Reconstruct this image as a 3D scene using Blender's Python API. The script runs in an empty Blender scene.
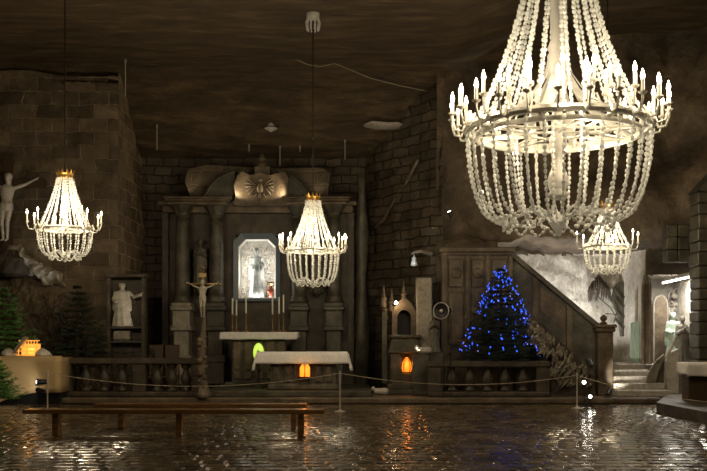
import bpy, math, random
from mathutils import Vector, Matrix, noise
random.seed(7)
sc = bpy.context.scene
COL = sc.collection
PI = math.pi
F = 960.0; CX = 353.5; HY = 340.0; CZ = 1.6
def wx(px, Y): return (px - CX) / F * Y
def wz(py, Y): return CZ + (HY - py) / F * Y

# ------------------------------------------------------------------ materials
def newmat(name):
    m = bpy.data.materials.new(name); m.use_nodes = True
    nt = m.node_tree; b = nt.nodes['Principled BSDF']
    return m, nt, b
def plain(name, col, rough=.6, metal=0, emit=None, es=0, trans=0, spec=.5, bump=0, bscale=40):
    m, nt, b = newmat(name)
    b.inputs['Base Color'].default_value = (*col, 1)
    b.inputs['Roughness'].default_value = rough
    b.inputs['Metallic'].default_value = metal
    b.inputs['Specular IOR Level'].default_value = spec
    if trans: b.inputs['Transmission Weight'].default_value = trans
    if emit:
        b.inputs['Emission Color'].default_value = (*emit, 1); b.inputs['Emission Strength'].default_value = es
    tc = nt.nodes.new('ShaderNodeTexCoord')
    n = nt.nodes.new('ShaderNodeTexNoise'); n.inputs['Scale'].default_value = bscale; n.inputs['Detail'].default_value = 4
    nt.links.new(tc.outputs['Object'], n.inputs['Vector'])
    mx = nt.nodes.new('ShaderNodeMix'); mx.data_type = 'RGBA'
    nt.links.new(n.outputs['Fac'], mx.inputs['Factor'])
    mx.inputs['A'].default_value = (*[c * .8 for c in col], 1); mx.inputs['B'].default_value = (*[min(1, c * 1.2) for c in col], 1)
    nt.links.new(mx.outputs['Result'], b.inputs['Base Color'])
    if bump:
        bp = nt.nodes.new('ShaderNodeBump'); bp.inputs['Strength'].default_value = bump; bp.inputs['Distance'].default_value = .03
        nt.links.new(n.outputs['Fac'], bp.inputs['Height']); nt.links.new(bp.outputs['Normal'], b.inputs['Normal'])
    return m
def ramp(nt, stops):
    r = nt.nodes.new('ShaderNodeValToRGB'); e = r.color_ramp.elements
    while len(e) < len(stops): e.new(.5)
    for i, (p, c) in enumerate(stops): e[i].position = p; e[i].color = (*c, 1)
    return r
def rock(name, dark, mid, light, scale=1.2, rough=.65, bump=.6, dist=.15, stretch=(1, 1, 1), streak=0):
    m, nt, b = newmat(name); L = nt.links.new
    tc = nt.nodes.new('ShaderNodeTexCoord'); mp = nt.nodes.new('ShaderNodeMapping'); mp.inputs['Scale'].default_value = stretch
    L(tc.outputs['Object'], mp.inputs['Vector'])
    n1 = nt.nodes.new('ShaderNodeTexNoise'); n1.inputs['Scale'].default_value = scale; n1.inputs['Detail'].default_value = 10; n1.inputs['Roughness'].default_value = .62
    n2 = nt.nodes.new('ShaderNodeTexNoise'); n2.inputs['Scale'].default_value = scale * 7; n2.inputs['Detail'].default_value = 8; n2.inputs['Roughness'].default_value = .7
    L(mp.outputs[0], n1.inputs['Vector']); L(mp.outputs[0], n2.inputs['Vector'])
    r = ramp(nt, [(.3, dark), (.52, mid), (.75, light)])
    L(n1.outputs['Fac'], r.inputs[0])
    mx = nt.nodes.new('ShaderNodeMix'); mx.data_type = 'RGBA'; mx.blend_type = 'MULTIPLY'; mx.inputs['Factor'].default_value = .7
    r2 = ramp(nt, [(.3, (.45, .45, .45)), (.7, (1.3, 1.3, 1.3))]); L(n2.outputs['Fac'], r2.inputs[0])
    L(r.outputs[0], mx.inputs['A']); L(r2.outputs[0], mx.inputs['B']); L(mx.outputs['Result'], b.inputs['Base Color'])
    ad = nt.nodes.new('ShaderNodeMath'); ad.operation = 'MULTIPLY_ADD'; ad.inputs[1].default_value = .35
    L(n2.outputs['Fac'], ad.inputs[0]); L(n1.outputs['Fac'], ad.inputs[2])
    bp = nt.nodes.new('ShaderNodeBump'); bp.inputs['Strength'].default_value = bump; bp.inputs['Distance'].default_value = dist
    L(ad.outputs[0], bp.inputs['Height']); L(bp.outputs['Normal'], b.inputs['Normal'])
    b.inputs['Roughness'].default_value = rough
    return m
def brick(name, c1, c2, mortar, axis='X', bw=.75, bh=.36, rough=.6, bump=.9, ms=.02, nmix=.75):
    m, nt, b = newmat(name); L = nt.links.new
    tc = nt.nodes.new('ShaderNodeTexCoord'); sp = nt.nodes.new('ShaderNodeSeparateXYZ'); cb = nt.nodes.new('ShaderNodeCombineXYZ')
    L(tc.outputs['Object'], sp.inputs[0]); L(sp.outputs['X' if axis == 'X' else 'Y'], cb.inputs[0]); L(sp.outputs['Z' if axis != 'F' else 'X'], cb.inputs[1])
    nn = nt.nodes.new('ShaderNodeTexNoise'); nn.inputs['Scale'].default_value = 2.4; nn.inputs['Detail'].default_value = 5; L(tc.outputs['Object'], nn.inputs['Vector'])
    vm = nt.nodes.new('ShaderNodeVectorMath'); vm.operation = 'MULTIPLY_ADD'; vm.inputs[1].default_value = (.22, .16, 0)
    L(nn.outputs['Color'], vm.inputs[0]); L(cb.outputs[0], vm.inputs[2])
    br = nt.nodes.new('ShaderNodeTexBrick'); L(vm.outputs[0], br.inputs['Vector'])
    br.inputs['Color1'].default_value = (*c1, 1); br.inputs['Color2'].default_value = (*c2, 1); br.inputs['Mortar'].default_value = (*mortar, 1)
    br.inputs['Scale'].default_value = 1; br.inputs['Mortar Size'].default_value = ms; br.inputs['Mortar Smooth'].default_value = .7
    br.inputs['Brick Width'].default_value = bw; br.inputs['Row Height'].default_value = bh
    n = nt.nodes.new('ShaderNodeTexNoise'); n.inputs['Scale'].default_value = 2.2; n.inputs['Detail'].default_value = 12; n.inputs['Roughness'].default_value = .68
    L(tc.outputs['Object'], n.inputs['Vector'])
    r2 = ramp(nt, [(.3, (.35, .33, .3)), (.7, (1.4, 1.4, 1.4))]); L(n.outputs['Fac'], r2.inputs[0])
    mx = nt.nodes.new('ShaderNodeMix'); mx.data_type = 'RGBA'; mx.blend_type = 'MULTIPLY'; mx.inputs['Factor'].default_value = nmix
    L(br.outputs['Color'], mx.inputs['A']); L(r2.outputs[0], mx.inputs['B']); L(mx.outputs['Result'], b.inputs['Base Color'])
    h = nt.nodes.new('ShaderNodeMath'); h.operation = 'MULTIPLY_ADD'; h.inputs[1].default_value = -.8
    L(br.outputs['Fac'], h.inputs[0]); L(n.outputs['Fac'], h.inputs[2])
    bp = nt.nodes.new('ShaderNodeBump'); bp.inputs['Strength'].default_value = bump; bp.inputs['Distance'].default_value = .11
    L(h.outputs[0], bp.inputs['Height']); L(bp.outputs['Normal'], b.inputs['Normal'])
    b.inputs['Roughness'].default_value = rough
    return m

M = {}
M['ceiling'] = rock('ceiling_salt', (.04, .026, .012), (.082, .054, .026), (.19, .13, .068), 2.2, .55, 1.0, .16, (.45, 1.6, 1))
M['rock'] = rock('salt_rock', (.035, .026, .016), (.11, .08, .05), (.30, .235, .16), .8, .6, .8, .2)
M['rock_dark'] = rock('dark_rock', (.02, .015, .01), (.06, .045, .03), (.13, .1, .07), 1.6, .6, .9, .15)
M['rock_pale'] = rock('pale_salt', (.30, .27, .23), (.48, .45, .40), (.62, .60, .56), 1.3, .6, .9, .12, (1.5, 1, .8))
M['stone'] = rock('carved_salt', (.03, .028, .020), (.08, .073, .053), (.17, .155, .115), 2.5, .45, .5, .04)
M['stone_warm'] = rock('warm_carved_salt', (.05, .037, .024), (.125, .093, .06), (.25, .195, .13), 2.5, .5, .5, .05)
M['stone_dim'] = rock('dim_carved_salt', (.025, .019, .012), (.065, .05, .033), (.13, .10, .068), 2.5, .5, .5, .05)  # warm carved salt darkened, weak light on these parts put into the colour
M['stone_leaf'] = rock('leaf_salt', (.05, .04, .03), (.22, .19, .15), (.5, .45, .37), 3, .5, .5, .04)
M['stone_light'] = rock('light_carved_salt', (.2, .18, .14), (.34, .31, .25), (.5, .46, .38), 3, .5, .5, .04)
M['statue'] = rock('pale_statue_salt', (.35, .32, .28), (.55, .52, .46), (.72, .69, .63), 4, .45, .3, .02)
M['statue_grey'] = rock('grey_statue_salt', (.15, .16, .155), (.28, .30, .29), (.46, .48, .46), 4, .45, .3, .02)
M['statue_dark'] = rock('dark_statue_salt', (.05, .045, .035), (.12, .11, .085), (.2, .185, .15), 5, .4, .3, .02)
M['statue_green'] = rock('greenish_statue', (.25, .33, .27), (.40, .50, .42), (.58, .66, .58), 4, .45, .3, .02)
M['brick'] = brick('salt_block_front', (.08, .058, .034), (.19, .145, .093), (.42, .34, .235), 'X', .78, .37, ms=.014, nmix=.9)  # pale mortar also paints the highlights along block edges
M['brick_side'] = brick('salt_block_side', (.13, .095, .057), (.27, .205, .13), (.62, .51, .36), 'Y', .78, .37, ms=.016, nmix=.9)  # paler than the front blocks: light on the return put into the colour
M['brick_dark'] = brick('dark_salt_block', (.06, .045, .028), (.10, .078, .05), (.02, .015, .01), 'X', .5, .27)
M['brick_attic'] = brick('attic_block', (.07, .055, .035), (.13, .10, .065), (.24, .19, .13), 'X', .62, .40, ms=.02)
M['marble'] = plain('white_turned_salt', (.48, .47, .45), .35)
M['metal_white'] = plain('silvered_ring', (.7, .68, .62), .35, .3)
M['gold'] = plain('gilded_metal', (.62, .36, .10), .35, .9)
M['brass'] = plain('aged_brass', (.30, .205, .09), .4, .8)
M['black'] = plain('black_metal', (.015, .015, .016), .4, .3)
M['steel'] = plain('brushed_steel', (.62, .58, .52), .35, .35)
M['wire'] = plain('dark_rod', (.03, .025, .02), .5, .4)
M['wax'] = plain('candle_wax', (.85, .82, .74), .5)
M['bulb'] = plain('lit_bulb', (1, .9, .7), .3, emit=(1, .86, .62), es=28)
M['cloth'] = plain('white_altar_cloth', (.78, .77, .77), .85, bump=.3, bscale=12)
M['cream'] = plain('cream_drape', (.46, .33, .17), .8, bump=.2, bscale=2)
M['wood'] = rock('varnished_bench_wood', (.14, .07, .028), (.28, .145, .055), (.40, .22, .095), 3, .2, .15, .01, (.4, 6, 6))
M['wood_dark'] = plain('dark_wood', (.06, .035, .018), .5, bump=.3)
M['fir'] = plain('fir_needles', (.12, .30, .07), .5, bscale=3)  # green brightened, light falling on the left firs put into the colour
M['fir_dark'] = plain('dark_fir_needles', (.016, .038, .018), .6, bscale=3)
M['bark'] = plain('bark', (.06, .04, .025), .8, bump=.5)
M['blue'] = plain('blue_led', (.05, .1, 1), .3, emit=(.035, .13, 1), es=1.5)
M['violet'] = plain('violet_led', (.5, .4, 1), .3, emit=(.42, .36, 1), es=1.2)
M['orange'] = plain('lantern_glow', (1, .4, .05), .4, emit=(1, .24, .02), es=1.3, bscale=14)
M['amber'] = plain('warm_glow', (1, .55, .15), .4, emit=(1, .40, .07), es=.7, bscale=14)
M['green_glow'] = plain('green_lit_disc', (.6, .8, .2), .4, emit=(.55, .8, .10), es=1.0, bscale=14)
M['lens'] = plain('lit_lens', (1, 1, 1), .3, emit=(1, .95, .85), es=14)
M['rope'] = plain('rope', (.42, .35, .26), .8)
M['frame_blue'] = plain('blue_grey_frame', (.13, .165, .20), .35, bump=.1)
M['red'] = plain('red_vase', (.35, .08, .05), .3)
M['green_paint'] = plain('pale_green_boards', (.42, .56, .48), .5)
M['rust'] = plain('orange_post', (.45, .17, .06), .6)
M['tube_light'] = plain('lit_fluorescent', (1, 1, 1), .3, emit=(1, .93, .82), es=9)
# crystal: milky salt bead
def crystal():
    m, nt, b = newmat('salt_crystal'); L = nt.links.new
    b.inputs['Base Color'].default_value = (.80, .81, .81, 1); b.inputs['Roughness'].default_value = .1
    tr = nt.nodes.new('ShaderNodeBsdfTranslucent'); tr.inputs['Color'].default_value = (.90, .92, .92, 1)
    mix = nt.nodes.new('ShaderNodeMixShader'); mix.inputs[0].default_value = .45
    L(b.outputs[0], mix.inputs[1]); L(tr.outputs[0], mix.inputs[2]); L(mix.outputs[0], nt.nodes['Material Output'].inputs[0])
    return m
M['crystal'] = crystal()
def floor_mat():
    m, nt, b = newmat('polished_salt_floor'); L = nt.links.new
    tc = nt.nodes.new('ShaderNodeTexCoord')
    sn = nt.nodes.new('ShaderNodeVectorMath'); sn.operation = 'SNAP'; sn.inputs[1].default_value = (.32, .32, 100); L(tc.outputs['Object'], sn.inputs[0])
    wn = nt.nodes.new('ShaderNodeTexWhiteNoise'); L(sn.outputs[0], wn.inputs['Vector'])
    r0 = ramp(nt, [(0, (.03, .021, .012)), (1, (.15, .108, .062))]); L(wn.outputs['Value'], r0.inputs[0]); L(r0.outputs[0], b.inputs['Base Color'])
    n = nt.nodes.new('ShaderNodeTexNoise'); n.inputs['Scale'].default_value = 7; n.inputs['Detail'].default_value = 4; L(tc.outputs['Object'], n.inputs['Vector'])
    r = ramp(nt, [(.35, (.12, .12, .12)), (.7, (.30, .30, .30))]); L(n.outputs['Fac'], r.inputs[0]); L(r.outputs[0], b.inputs['Roughness'])
    bp = nt.nodes.new('ShaderNodeBump'); bp.inputs['Strength'].default_value = .35; bp.inputs['Distance'].default_value = .012
    L(n.outputs['Fac'], bp.inputs['Height']); L(bp.outputs['Normal'], b.inputs['Normal'])
    b.inputs['Specular IOR Level'].default_value = .6
    return m
M['floor'] = floor_mat()

# ------------------------------------------------------------------ mesh builder
class MB:
    def __init__(s): s.v = []; s.f = []
    def add(s, vs, fs, mat=None):
        o = len(s.v)
        for v in vs:
            v = Vector(v)
            if mat is not None: v = mat @ v
            s.v.append(v)
        s.f += [tuple(i + o for i in f) for f in fs]; return s
    def box(s, x0, x1, y0, y1, z0, z1, mat=None):
        vs = [(x, y, z) for z in (z0, z1) for y in (y0, y1) for x in (x0, x1)]
        return s.add(vs, [(0, 2, 3, 1), (4, 5, 7, 6), (0, 1, 5, 4), (2, 6, 7, 3), (0, 4, 6, 2), (1, 3, 7, 5)], mat)
    def cbox(s, x0, x1, y0, y1, z0, z1, c=.02, mat=None):   # chamfered in plan
        pts = [(x0 + c, y0), (x1 - c, y0), (x1, y0 + c), (x1, y1 - c), (x1 - c, y1), (x0 + c, y1), (x0, y1 - c), (x0, y0 + c)]
        n = 8; cz = min(c, (z1 - z0) / 3)
        mx, my = (x0 + x1) / 2, (y0 + y1) / 2
        rows = []
        for z, k in ((z0, 1), (z0 + cz, 0), (z1 - cz, 0), (z1, 1)):
            for p in pts:
                rows.append((p[0] - k * c * (1 if p[0] > mx else -1), p[1] - k * c * (1 if p[1] > my else -1), z))
        fs = [(r * n + i, r * n + (i + 1) % n, (r + 1) * n + (i + 1) % n, (r + 1) * n + i) for r in range(3) for i in range(n)]
        fs += [tuple(range(n - 1, -1, -1)), tuple(range(3 * n, 4 * n))]
        return s.add(rows, fs, mat)
    def lathe(s, prof, n=16, mat=None, sx=1, sy=1, cap=True, mod=None):
        vs = []
        for r, z in prof:
            for i in range(n):
                a = 2 * PI * i / n; k = mod(a, z) if mod else 1
                vs.append((math.cos(a) * r * sx * k, math.sin(a) * r * sy * k, z))
        m = len(prof)
        fs = [(j * n + i, j * n + (i + 1) % n, (j + 1) * n + (i + 1) % n, (j + 1) * n + i) for j in range(m - 1) for i in range(n)]
        if cap: fs += [tuple(range(n - 1, -1, -1)), tuple((m - 1) * n + i for i in range(n))]
        return s.add(vs, fs, mat)
    def sphere(s, c, r, n=12, sc=(1, 1, 1)):
        prof = [(math.sin(PI * j / n) * r + 1e-4, -math.cos(PI * j / n) * r) for j in range(n + 1)]
        return s.lathe(prof, n, Matrix.Translation(c) @ Matrix.Diagonal((*sc, 1)))
    def tube(s, pts, r, n=6, closed=False):
        pts = [Vector(p) for p in pts]; m = len(pts); vs = []
        rr = r if isinstance(r, (list, tuple)) else [r] * m
        up = None
        for j, p in enumerate(pts):
            if closed: t = pts[(j + 1) % m] - pts[j - 1]
            else: t = pts[min(j + 1, m - 1)] - pts[max(j - 1, 0)]
            t = t.normalized() if t.length > 1e-9 else Vector((0, 0, 1))
            if up is None: up = Vector((0, 0, 1)) if abs(t.z) < .9 else Vector((1, 0, 0))
            a = t.cross(up)
            if a.length < 1e-4: a = t.orthogonal()
            a.normalize(); b = a.cross(t).normalized(); up = b
            for i in range(n):
                an = 2 * PI * i / n
                vs.append(p + a * math.cos(an) * rr[j] + b * math.sin(an) * rr[j])
        fs = []
        for j in range(m if closed else m - 1):
            k = (j + 1) % m
            fs += [(j * n + i, j * n + (i + 1) % n, k * n + (i + 1) % n, k * n + i) for i in range(n)]
        if not closed: fs += [tuple(range(n - 1, -1, -1)), tuple((m - 1) * n + i for i in range(n))]
        return s.add(vs, fs)
    def prism(s, pts, y0, y1):   # outline in xz extruded along y
        n = len(pts)
        vs = [(x, y0, z) for x, z in pts] + [(x, y1, z) for x, z in pts]
        fs = [tuple(range(n)), tuple(range(2 * n - 1, n - 1, -1))] + [(i, i + n, (i + 1) % n + n, (i + 1) % n) for i in range(n)]
        return s.add(vs, fs)
    def capsule(s, a, b, ra, rb, n=10):
        s.sphere(a, ra, n); s.sphere(b, rb, n); s.tube([a, b], [ra, rb], n); return s
    def beads(s, pts, sp, r, jit=.15):
        pts = [Vector(p) for p in pts]; acc = 0; i = 0
        segs = []
        for a, b in zip(pts[:-1], pts[1:]): segs.append((a, b, (b - a).length))
        tot = sum(x[2] for x in segs); k = max(2, int(tot / sp)); d = 0; step = tot / k
        for q in range(k):
            t = (q + .5) * step; acc = 0
            for a, b, l in segs:
                if acc + l >= t: break
                acc += l
            p = a.lerp(b, (t - acc) / l); dr = (b - a).normalized()
            big = q % 3 != 2
            rr = r * (1 if big else .68) * random.uniform(1 - jit, 1 + jit); h = step * (.5 if big else .42)
            rot = dr.to_track_quat('Z', 'Y').to_matrix().to_4x4()
            s.lathe([(rr * .3, -h), (rr, -h * .4), (rr, h * .4), (rr * .3, h)], 6, Matrix.Translation(p) @ rot @ Matrix.Rotation(random.random(), 4, 'Z'))
        return s
    def mesh(s, name, smooth=False):
        me = bpy.data.meshes.new(name); me.from_pydata([tuple(v) for v in s.v], [], s.f)
        if smooth: me.polygons.foreach_set('use_smooth', [True] * len(me.polygons))
        me.update(); return me
    def build(s, name, mat, parent=None, smooth=False, loc=None, rz=0):
        return link(s.mesh(name, smooth), name, mat, parent, loc, rz)
def link(me, name, mat, parent=None, loc=None, rz=0):
    if mat and not me.materials: me.materials.append(M[mat] if isinstance(mat, str) else mat)
    o = bpy.data.objects.new(name, me); COL.objects.link(o)
    if parent: o.parent = parent
    if loc: o.location = loc
    if rz: o.rotation_euler.z = rz
    return o
def tag(o, label, cat, group=None, kind=None):
    o['label'] = label; o['category'] = cat
    if group: o['group'] = group
    if kind: o['kind'] = kind
    return o
def thing(name, label, cat, loc, group=None, rz=0):
    o = bpy.data.objects.new(name, None); COL.objects.link(o); o.empty_display_size = .2
    o.location = loc; o.rotation_euler.z = rz
    return tag(o, label, cat, group)
def struct(o): o['kind'] = 'structure'; return o
def remesh(mb, vox, name):
    me = mb.mesh('tmp'); o = bpy.data.objects.new('tmp', me); COL.objects.link(o)
    md = o.modifiers.new('r', 'REMESH'); md.mode = 'VOXEL'; md.voxel_size = vox; md.use_smooth_shade = True
    sm = o.modifiers.new('s', 'SMOOTH'); sm.iterations = 2; sm.factor = .5
    dg = bpy.context.evaluated_depsgraph_get(); dg.update()
    out = bpy.data.meshes.new_from_object(o.evaluated_get(dg)); out.name = name
    bpy.data.objects.remove(o); bpy.data.meshes.remove(me)
    out.polygons.foreach_set('use_smooth', [True] * len(out.polygons))
    return out
def lamp(name, kind, loc, energy, col, parent=None, target=None, size=.05, spot=60, blend=.6, area=None):
    l = bpy.data.lights.new(name, kind); l.energy = energy; l.color = col
    if kind == 'SPOT': l.spot_size = math.radians(spot); l.spot_blend = blend; l.shadow_soft_size = size
    elif kind == 'POINT': l.shadow_soft_size = size
    elif kind == 'AREA':
        l.shape = 'RECTANGLE'; l.size, l.size_y = area
    o = bpy.data.objects.new(name, l); COL.objects.link(o); o.location = loc
    if parent: o.parent = parent
    if target is not None:
        base = parent.location if parent else Vector((0, 0, 0))
        d = Vector(target) - (Vector(loc) + base)
        o.rotation_euler = d.to_track_quat('-Z', 'Y').to_euler()
    return o
WARM = (1, .80, .51)
NZ = lambda x, y, z, s=1.0, o=4: noise.fractal(Vector((x * s, y * s, z * s)), 1.0, 2.0, o)

# ------------------------------------------------------------------ room shell
def ceil_z(x, y):
    t = min(1, max(0, (y - 26.0) / 3.6)); t = t * t * (3 - 2 * t)
    z = 9.15 - 1.95 * t
    z += .7 * min(1, max(0, (x - 2.6) / 2.2))
    return z
def grid(fn, nu, nv, skip=None):
    mb = MB()
    mb.v = [Vector(fn(i / nu, j / nv)) for j in range(nv + 1) for i in range(nu + 1)]
    for j in range(nv):
        for i in range(nu):
            c = (mb.v[j * (nu + 1) + i] + mb.v[(j + 1) * (nu + 1) + i + 1]) / 2
            if skip and skip(c): continue
            mb.f.append((j * (nu + 1) + i, j * (nu + 1) + i + 1, (j + 1) * (nu + 1) + i + 1, (j + 1) * (nu + 1) + i))
    return mb
def fc(u, v):
    x = -12.5 + 25 * u; y = -5 + 37 * v
    return (x, y, ceil_z(x, y) + .035 * NZ(x, y * 1.5, 3, 1.1))
struct(grid(fc, 110, 170).build('ceiling', 'ceiling', smooth=True))
mb = MB(); mb.box(-12.5, 12.5, -5, 31.5, -.25, -.014)
rt = random.Random(21); TS = .32
for ty in range(int(9.6 / TS), int(24.3 / TS)):
    ro = rt.uniform(0, TS)
    for tx in range(-int(9.6 / TS), int(9.6 / TS)):   # individually worn, slightly tilted pillowed tiles
        ax, ay = rt.gauss(0, .009), rt.gauss(0, .011); vs = []
        for q in (.006, .045, TS / 2, TS - .045, TS - .006):
            for p in (.006, .045, TS / 2, TS - .045, TS - .006):
                e = (p < .01 or p > TS - .01 or q < .01 or q > TS - .01)
                vs.append((tx * TS + ro + p, ty * TS + q, -.003 - (.010 if e else 0) + (p - TS / 2) * ax + (q - TS / 2) * ay + (.002 if (p == TS / 2 and q == TS / 2) else 0)))
        mb.add(vs, [(b_ * 5 + a_, b_ * 5 + a_ + 1, b_ * 5 + a_ + 6, b_ * 5 + a_ + 5) for b_ in range(4) for a_ in range(4)])
struct(mb.build('floor', 'floor'))
struct(MB().box(-12.5, -12.2, -5, 26, 0, 9.4).build('wall_left', 'brick_side'))
struct(MB().box(12.2, 12.5, -5, 27, 0, 10.2).build('wall_right', 'brick_side'))
struct(MB().box(-12.5, 12.5, -5.3, -5, 0, 9.4).build('wall_rear', 'brick'))

LW = 26.4; LX = wx(118, LW)
# left salt block wall, front face Y=25.5 with rough face, side face running back
def f_leftfront(u, v):
    x = -12.3 + (12.3 + LX) * u; z = 8.95 * v + (.12 * math.sin(u * 5) if v > .98 else 0)
    e = max(0, (u - .965) / .035)
    return (x - .0, LW + .07 * NZ(x, 1, z, .8) * (1 - e) + .06 * e * e, z + (NZ(x, 0, 0, 1.3) * .06 if v > .98 else 0))
mb = grid(f_leftfront, 90, 110)
def f_leftside(u, v):
    z = 8.95 * v + (NZ(LX, 0, 0, 1.3) * .06 if v > .98 else 0)
    y = LW + .05 + 3.8 * u
    return (LX + .08 * NZ(3, y, z, .8) * min(1, u * 12), y, z - .5 * u * v)
mb2 = grid(f_leftside, 50, 110)
w = struct(mb.build('wall_left_front', 'brick', smooth=True))
struct(mb2.build('wall_left_return', 'brick_side', smooth=True))
struct(MB().box(-12.3, LX - .1, LW + .12, 30.2, 8.35, 8.55).build('trim_1', 'rock'))
# back wall behind the high altar
def f_back(u, v):
    x = -6.7 + 7.4 * u; z = 8.2 * v
    return (x, 29.55 + .12 * NZ(x, 5, z, .8), z)
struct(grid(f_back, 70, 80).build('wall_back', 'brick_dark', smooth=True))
# oblique block wall right of the high altar
def f_obl(u, v):
    x = .36 + (2.45 - .36) * u; y = 29.4 - (29.4 - 26.5) * u; z = 8.6 * v
    b = NZ(x, y, z, .9)
    return (x + .1 * b, y + .14 * b, z)
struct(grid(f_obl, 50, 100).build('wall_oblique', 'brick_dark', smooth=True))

# rock wall on the right with the recess under it
def f_rock(u, v):
    x = 2.3 + 10.2 * u
    # param v: 0..0.45 lower (z 0..4.1), .45..0.55 lip, .55..1 upper
    rec = 27.6 + (25.9 - 27.6) * min(1, max(0, (x - 7.72) / .12))
    if x < 4.0: rec = 26.6
    sx_ = min(1, max(0, (x - 4) / 3.5)); up = 26.65 - .9 * sx_ - .4 * max(0, (x - 7.5) / 5) + .35 * NZ(x, 2, v * 8, .35)
    lip = 4.15 + .35 * NZ(x, 9, 0, .6) - .45 * max(0, (x - 7.3) / 3)
    if v < .45:
        z = lip * v / .45; y = rec
        if x < 7.6: y += .1 * NZ(x, 1, z, 1.5)
    elif v < .55:
        t = (v - .45) / .1; z = lip - .0 + .18 * math.sin(t * PI / 2); y = rec + (up - rec) * t
    else:
        t = (v - .55) / .45; z = lip + .18 + (10.2 - lip - .18) * t
        y = up - .9 * math.exp(-((z - 5.2) / 1.0) ** 2) * max(0, min(1, (x - 4.5) / 2)) * .9 + .25 * NZ(x, 4, z, .5)
        y -= max(0, x - 8.5) * .6
    return (x, y, z)
NX0, NX1, NZ1 = wx(646, 25.85), wx(692, 25.85), 3.35
def skip(c): return NX0 < c.x < NX1 and c.z < NZ1 and c.z > .0 and c.y > 25
gr = grid(f_rock, 150, 120, skip)
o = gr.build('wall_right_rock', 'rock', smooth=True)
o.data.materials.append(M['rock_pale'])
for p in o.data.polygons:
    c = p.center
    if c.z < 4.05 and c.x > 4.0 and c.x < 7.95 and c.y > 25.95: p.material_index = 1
struct(o)
# niche box behind the opening
mb = MB(); d0, d1 = 25.8, 27.6
mb.add([(NX0 - .08, d0, 0), (NX0 - .08, d1, 0), (NX0 - .08, d1, NZ1), (NX0 - .08, d0, NZ1)], [(0, 1, 2, 3)])
mb.add([(NX1 + .08, d0, 0), (NX1 + .08, d1, 0), (NX1 + .08, d1, NZ1), (NX1 + .08, d0, NZ1)], [(3, 2, 1, 0)])
mb.add([(NX0 - .08, d1, 0), (NX1 + .08, d1, 0), (NX1 + .08, d1, NZ1 + .1), (NX0 - .08, d1, NZ1 + .1)], [(0, 1, 2, 3)])
mb.add([(NX0 - .08, d0 - .05, NZ1), (NX1 + .08, d0 - .05, NZ1), (NX1 + .08, d1, NZ1), (NX0 - .08, d1, NZ1)], [(0, 1, 2, 3)])
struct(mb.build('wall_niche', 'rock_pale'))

# dais and steps
mb = MB(); mb.cbox(-9.6, 7.7, 24.0, 29.1, 0, .15, .03); struct(mb.build('floor_dais', 'stone_warm'))
mb = MB(); mb.cbox(wx(203, 24.5), wx(372, 24.5), 24.45, 29.1, .15, .30, .02); struct(mb.build('floor_altar_step', 'stone'))
mb = MB()
pts = [(wx(655, 21.3), 21.2), (wx(715, 18), 17.6), (10.5, 17.6), (10.5, 25.4), (wx(668, 24.5), 24.5)]
n = len(pts)
mb.add([(x, y, 0) for x, y in pts] + [(x, y, .22) for x, y in pts], [tuple(range(n, 2 * n))] + [(i, (i + 1) % n, (i + 1) % n + n, i + n) for i in range(n)])
struct(mb.build('floor_side_stage', 'stone_dim'))

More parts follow.
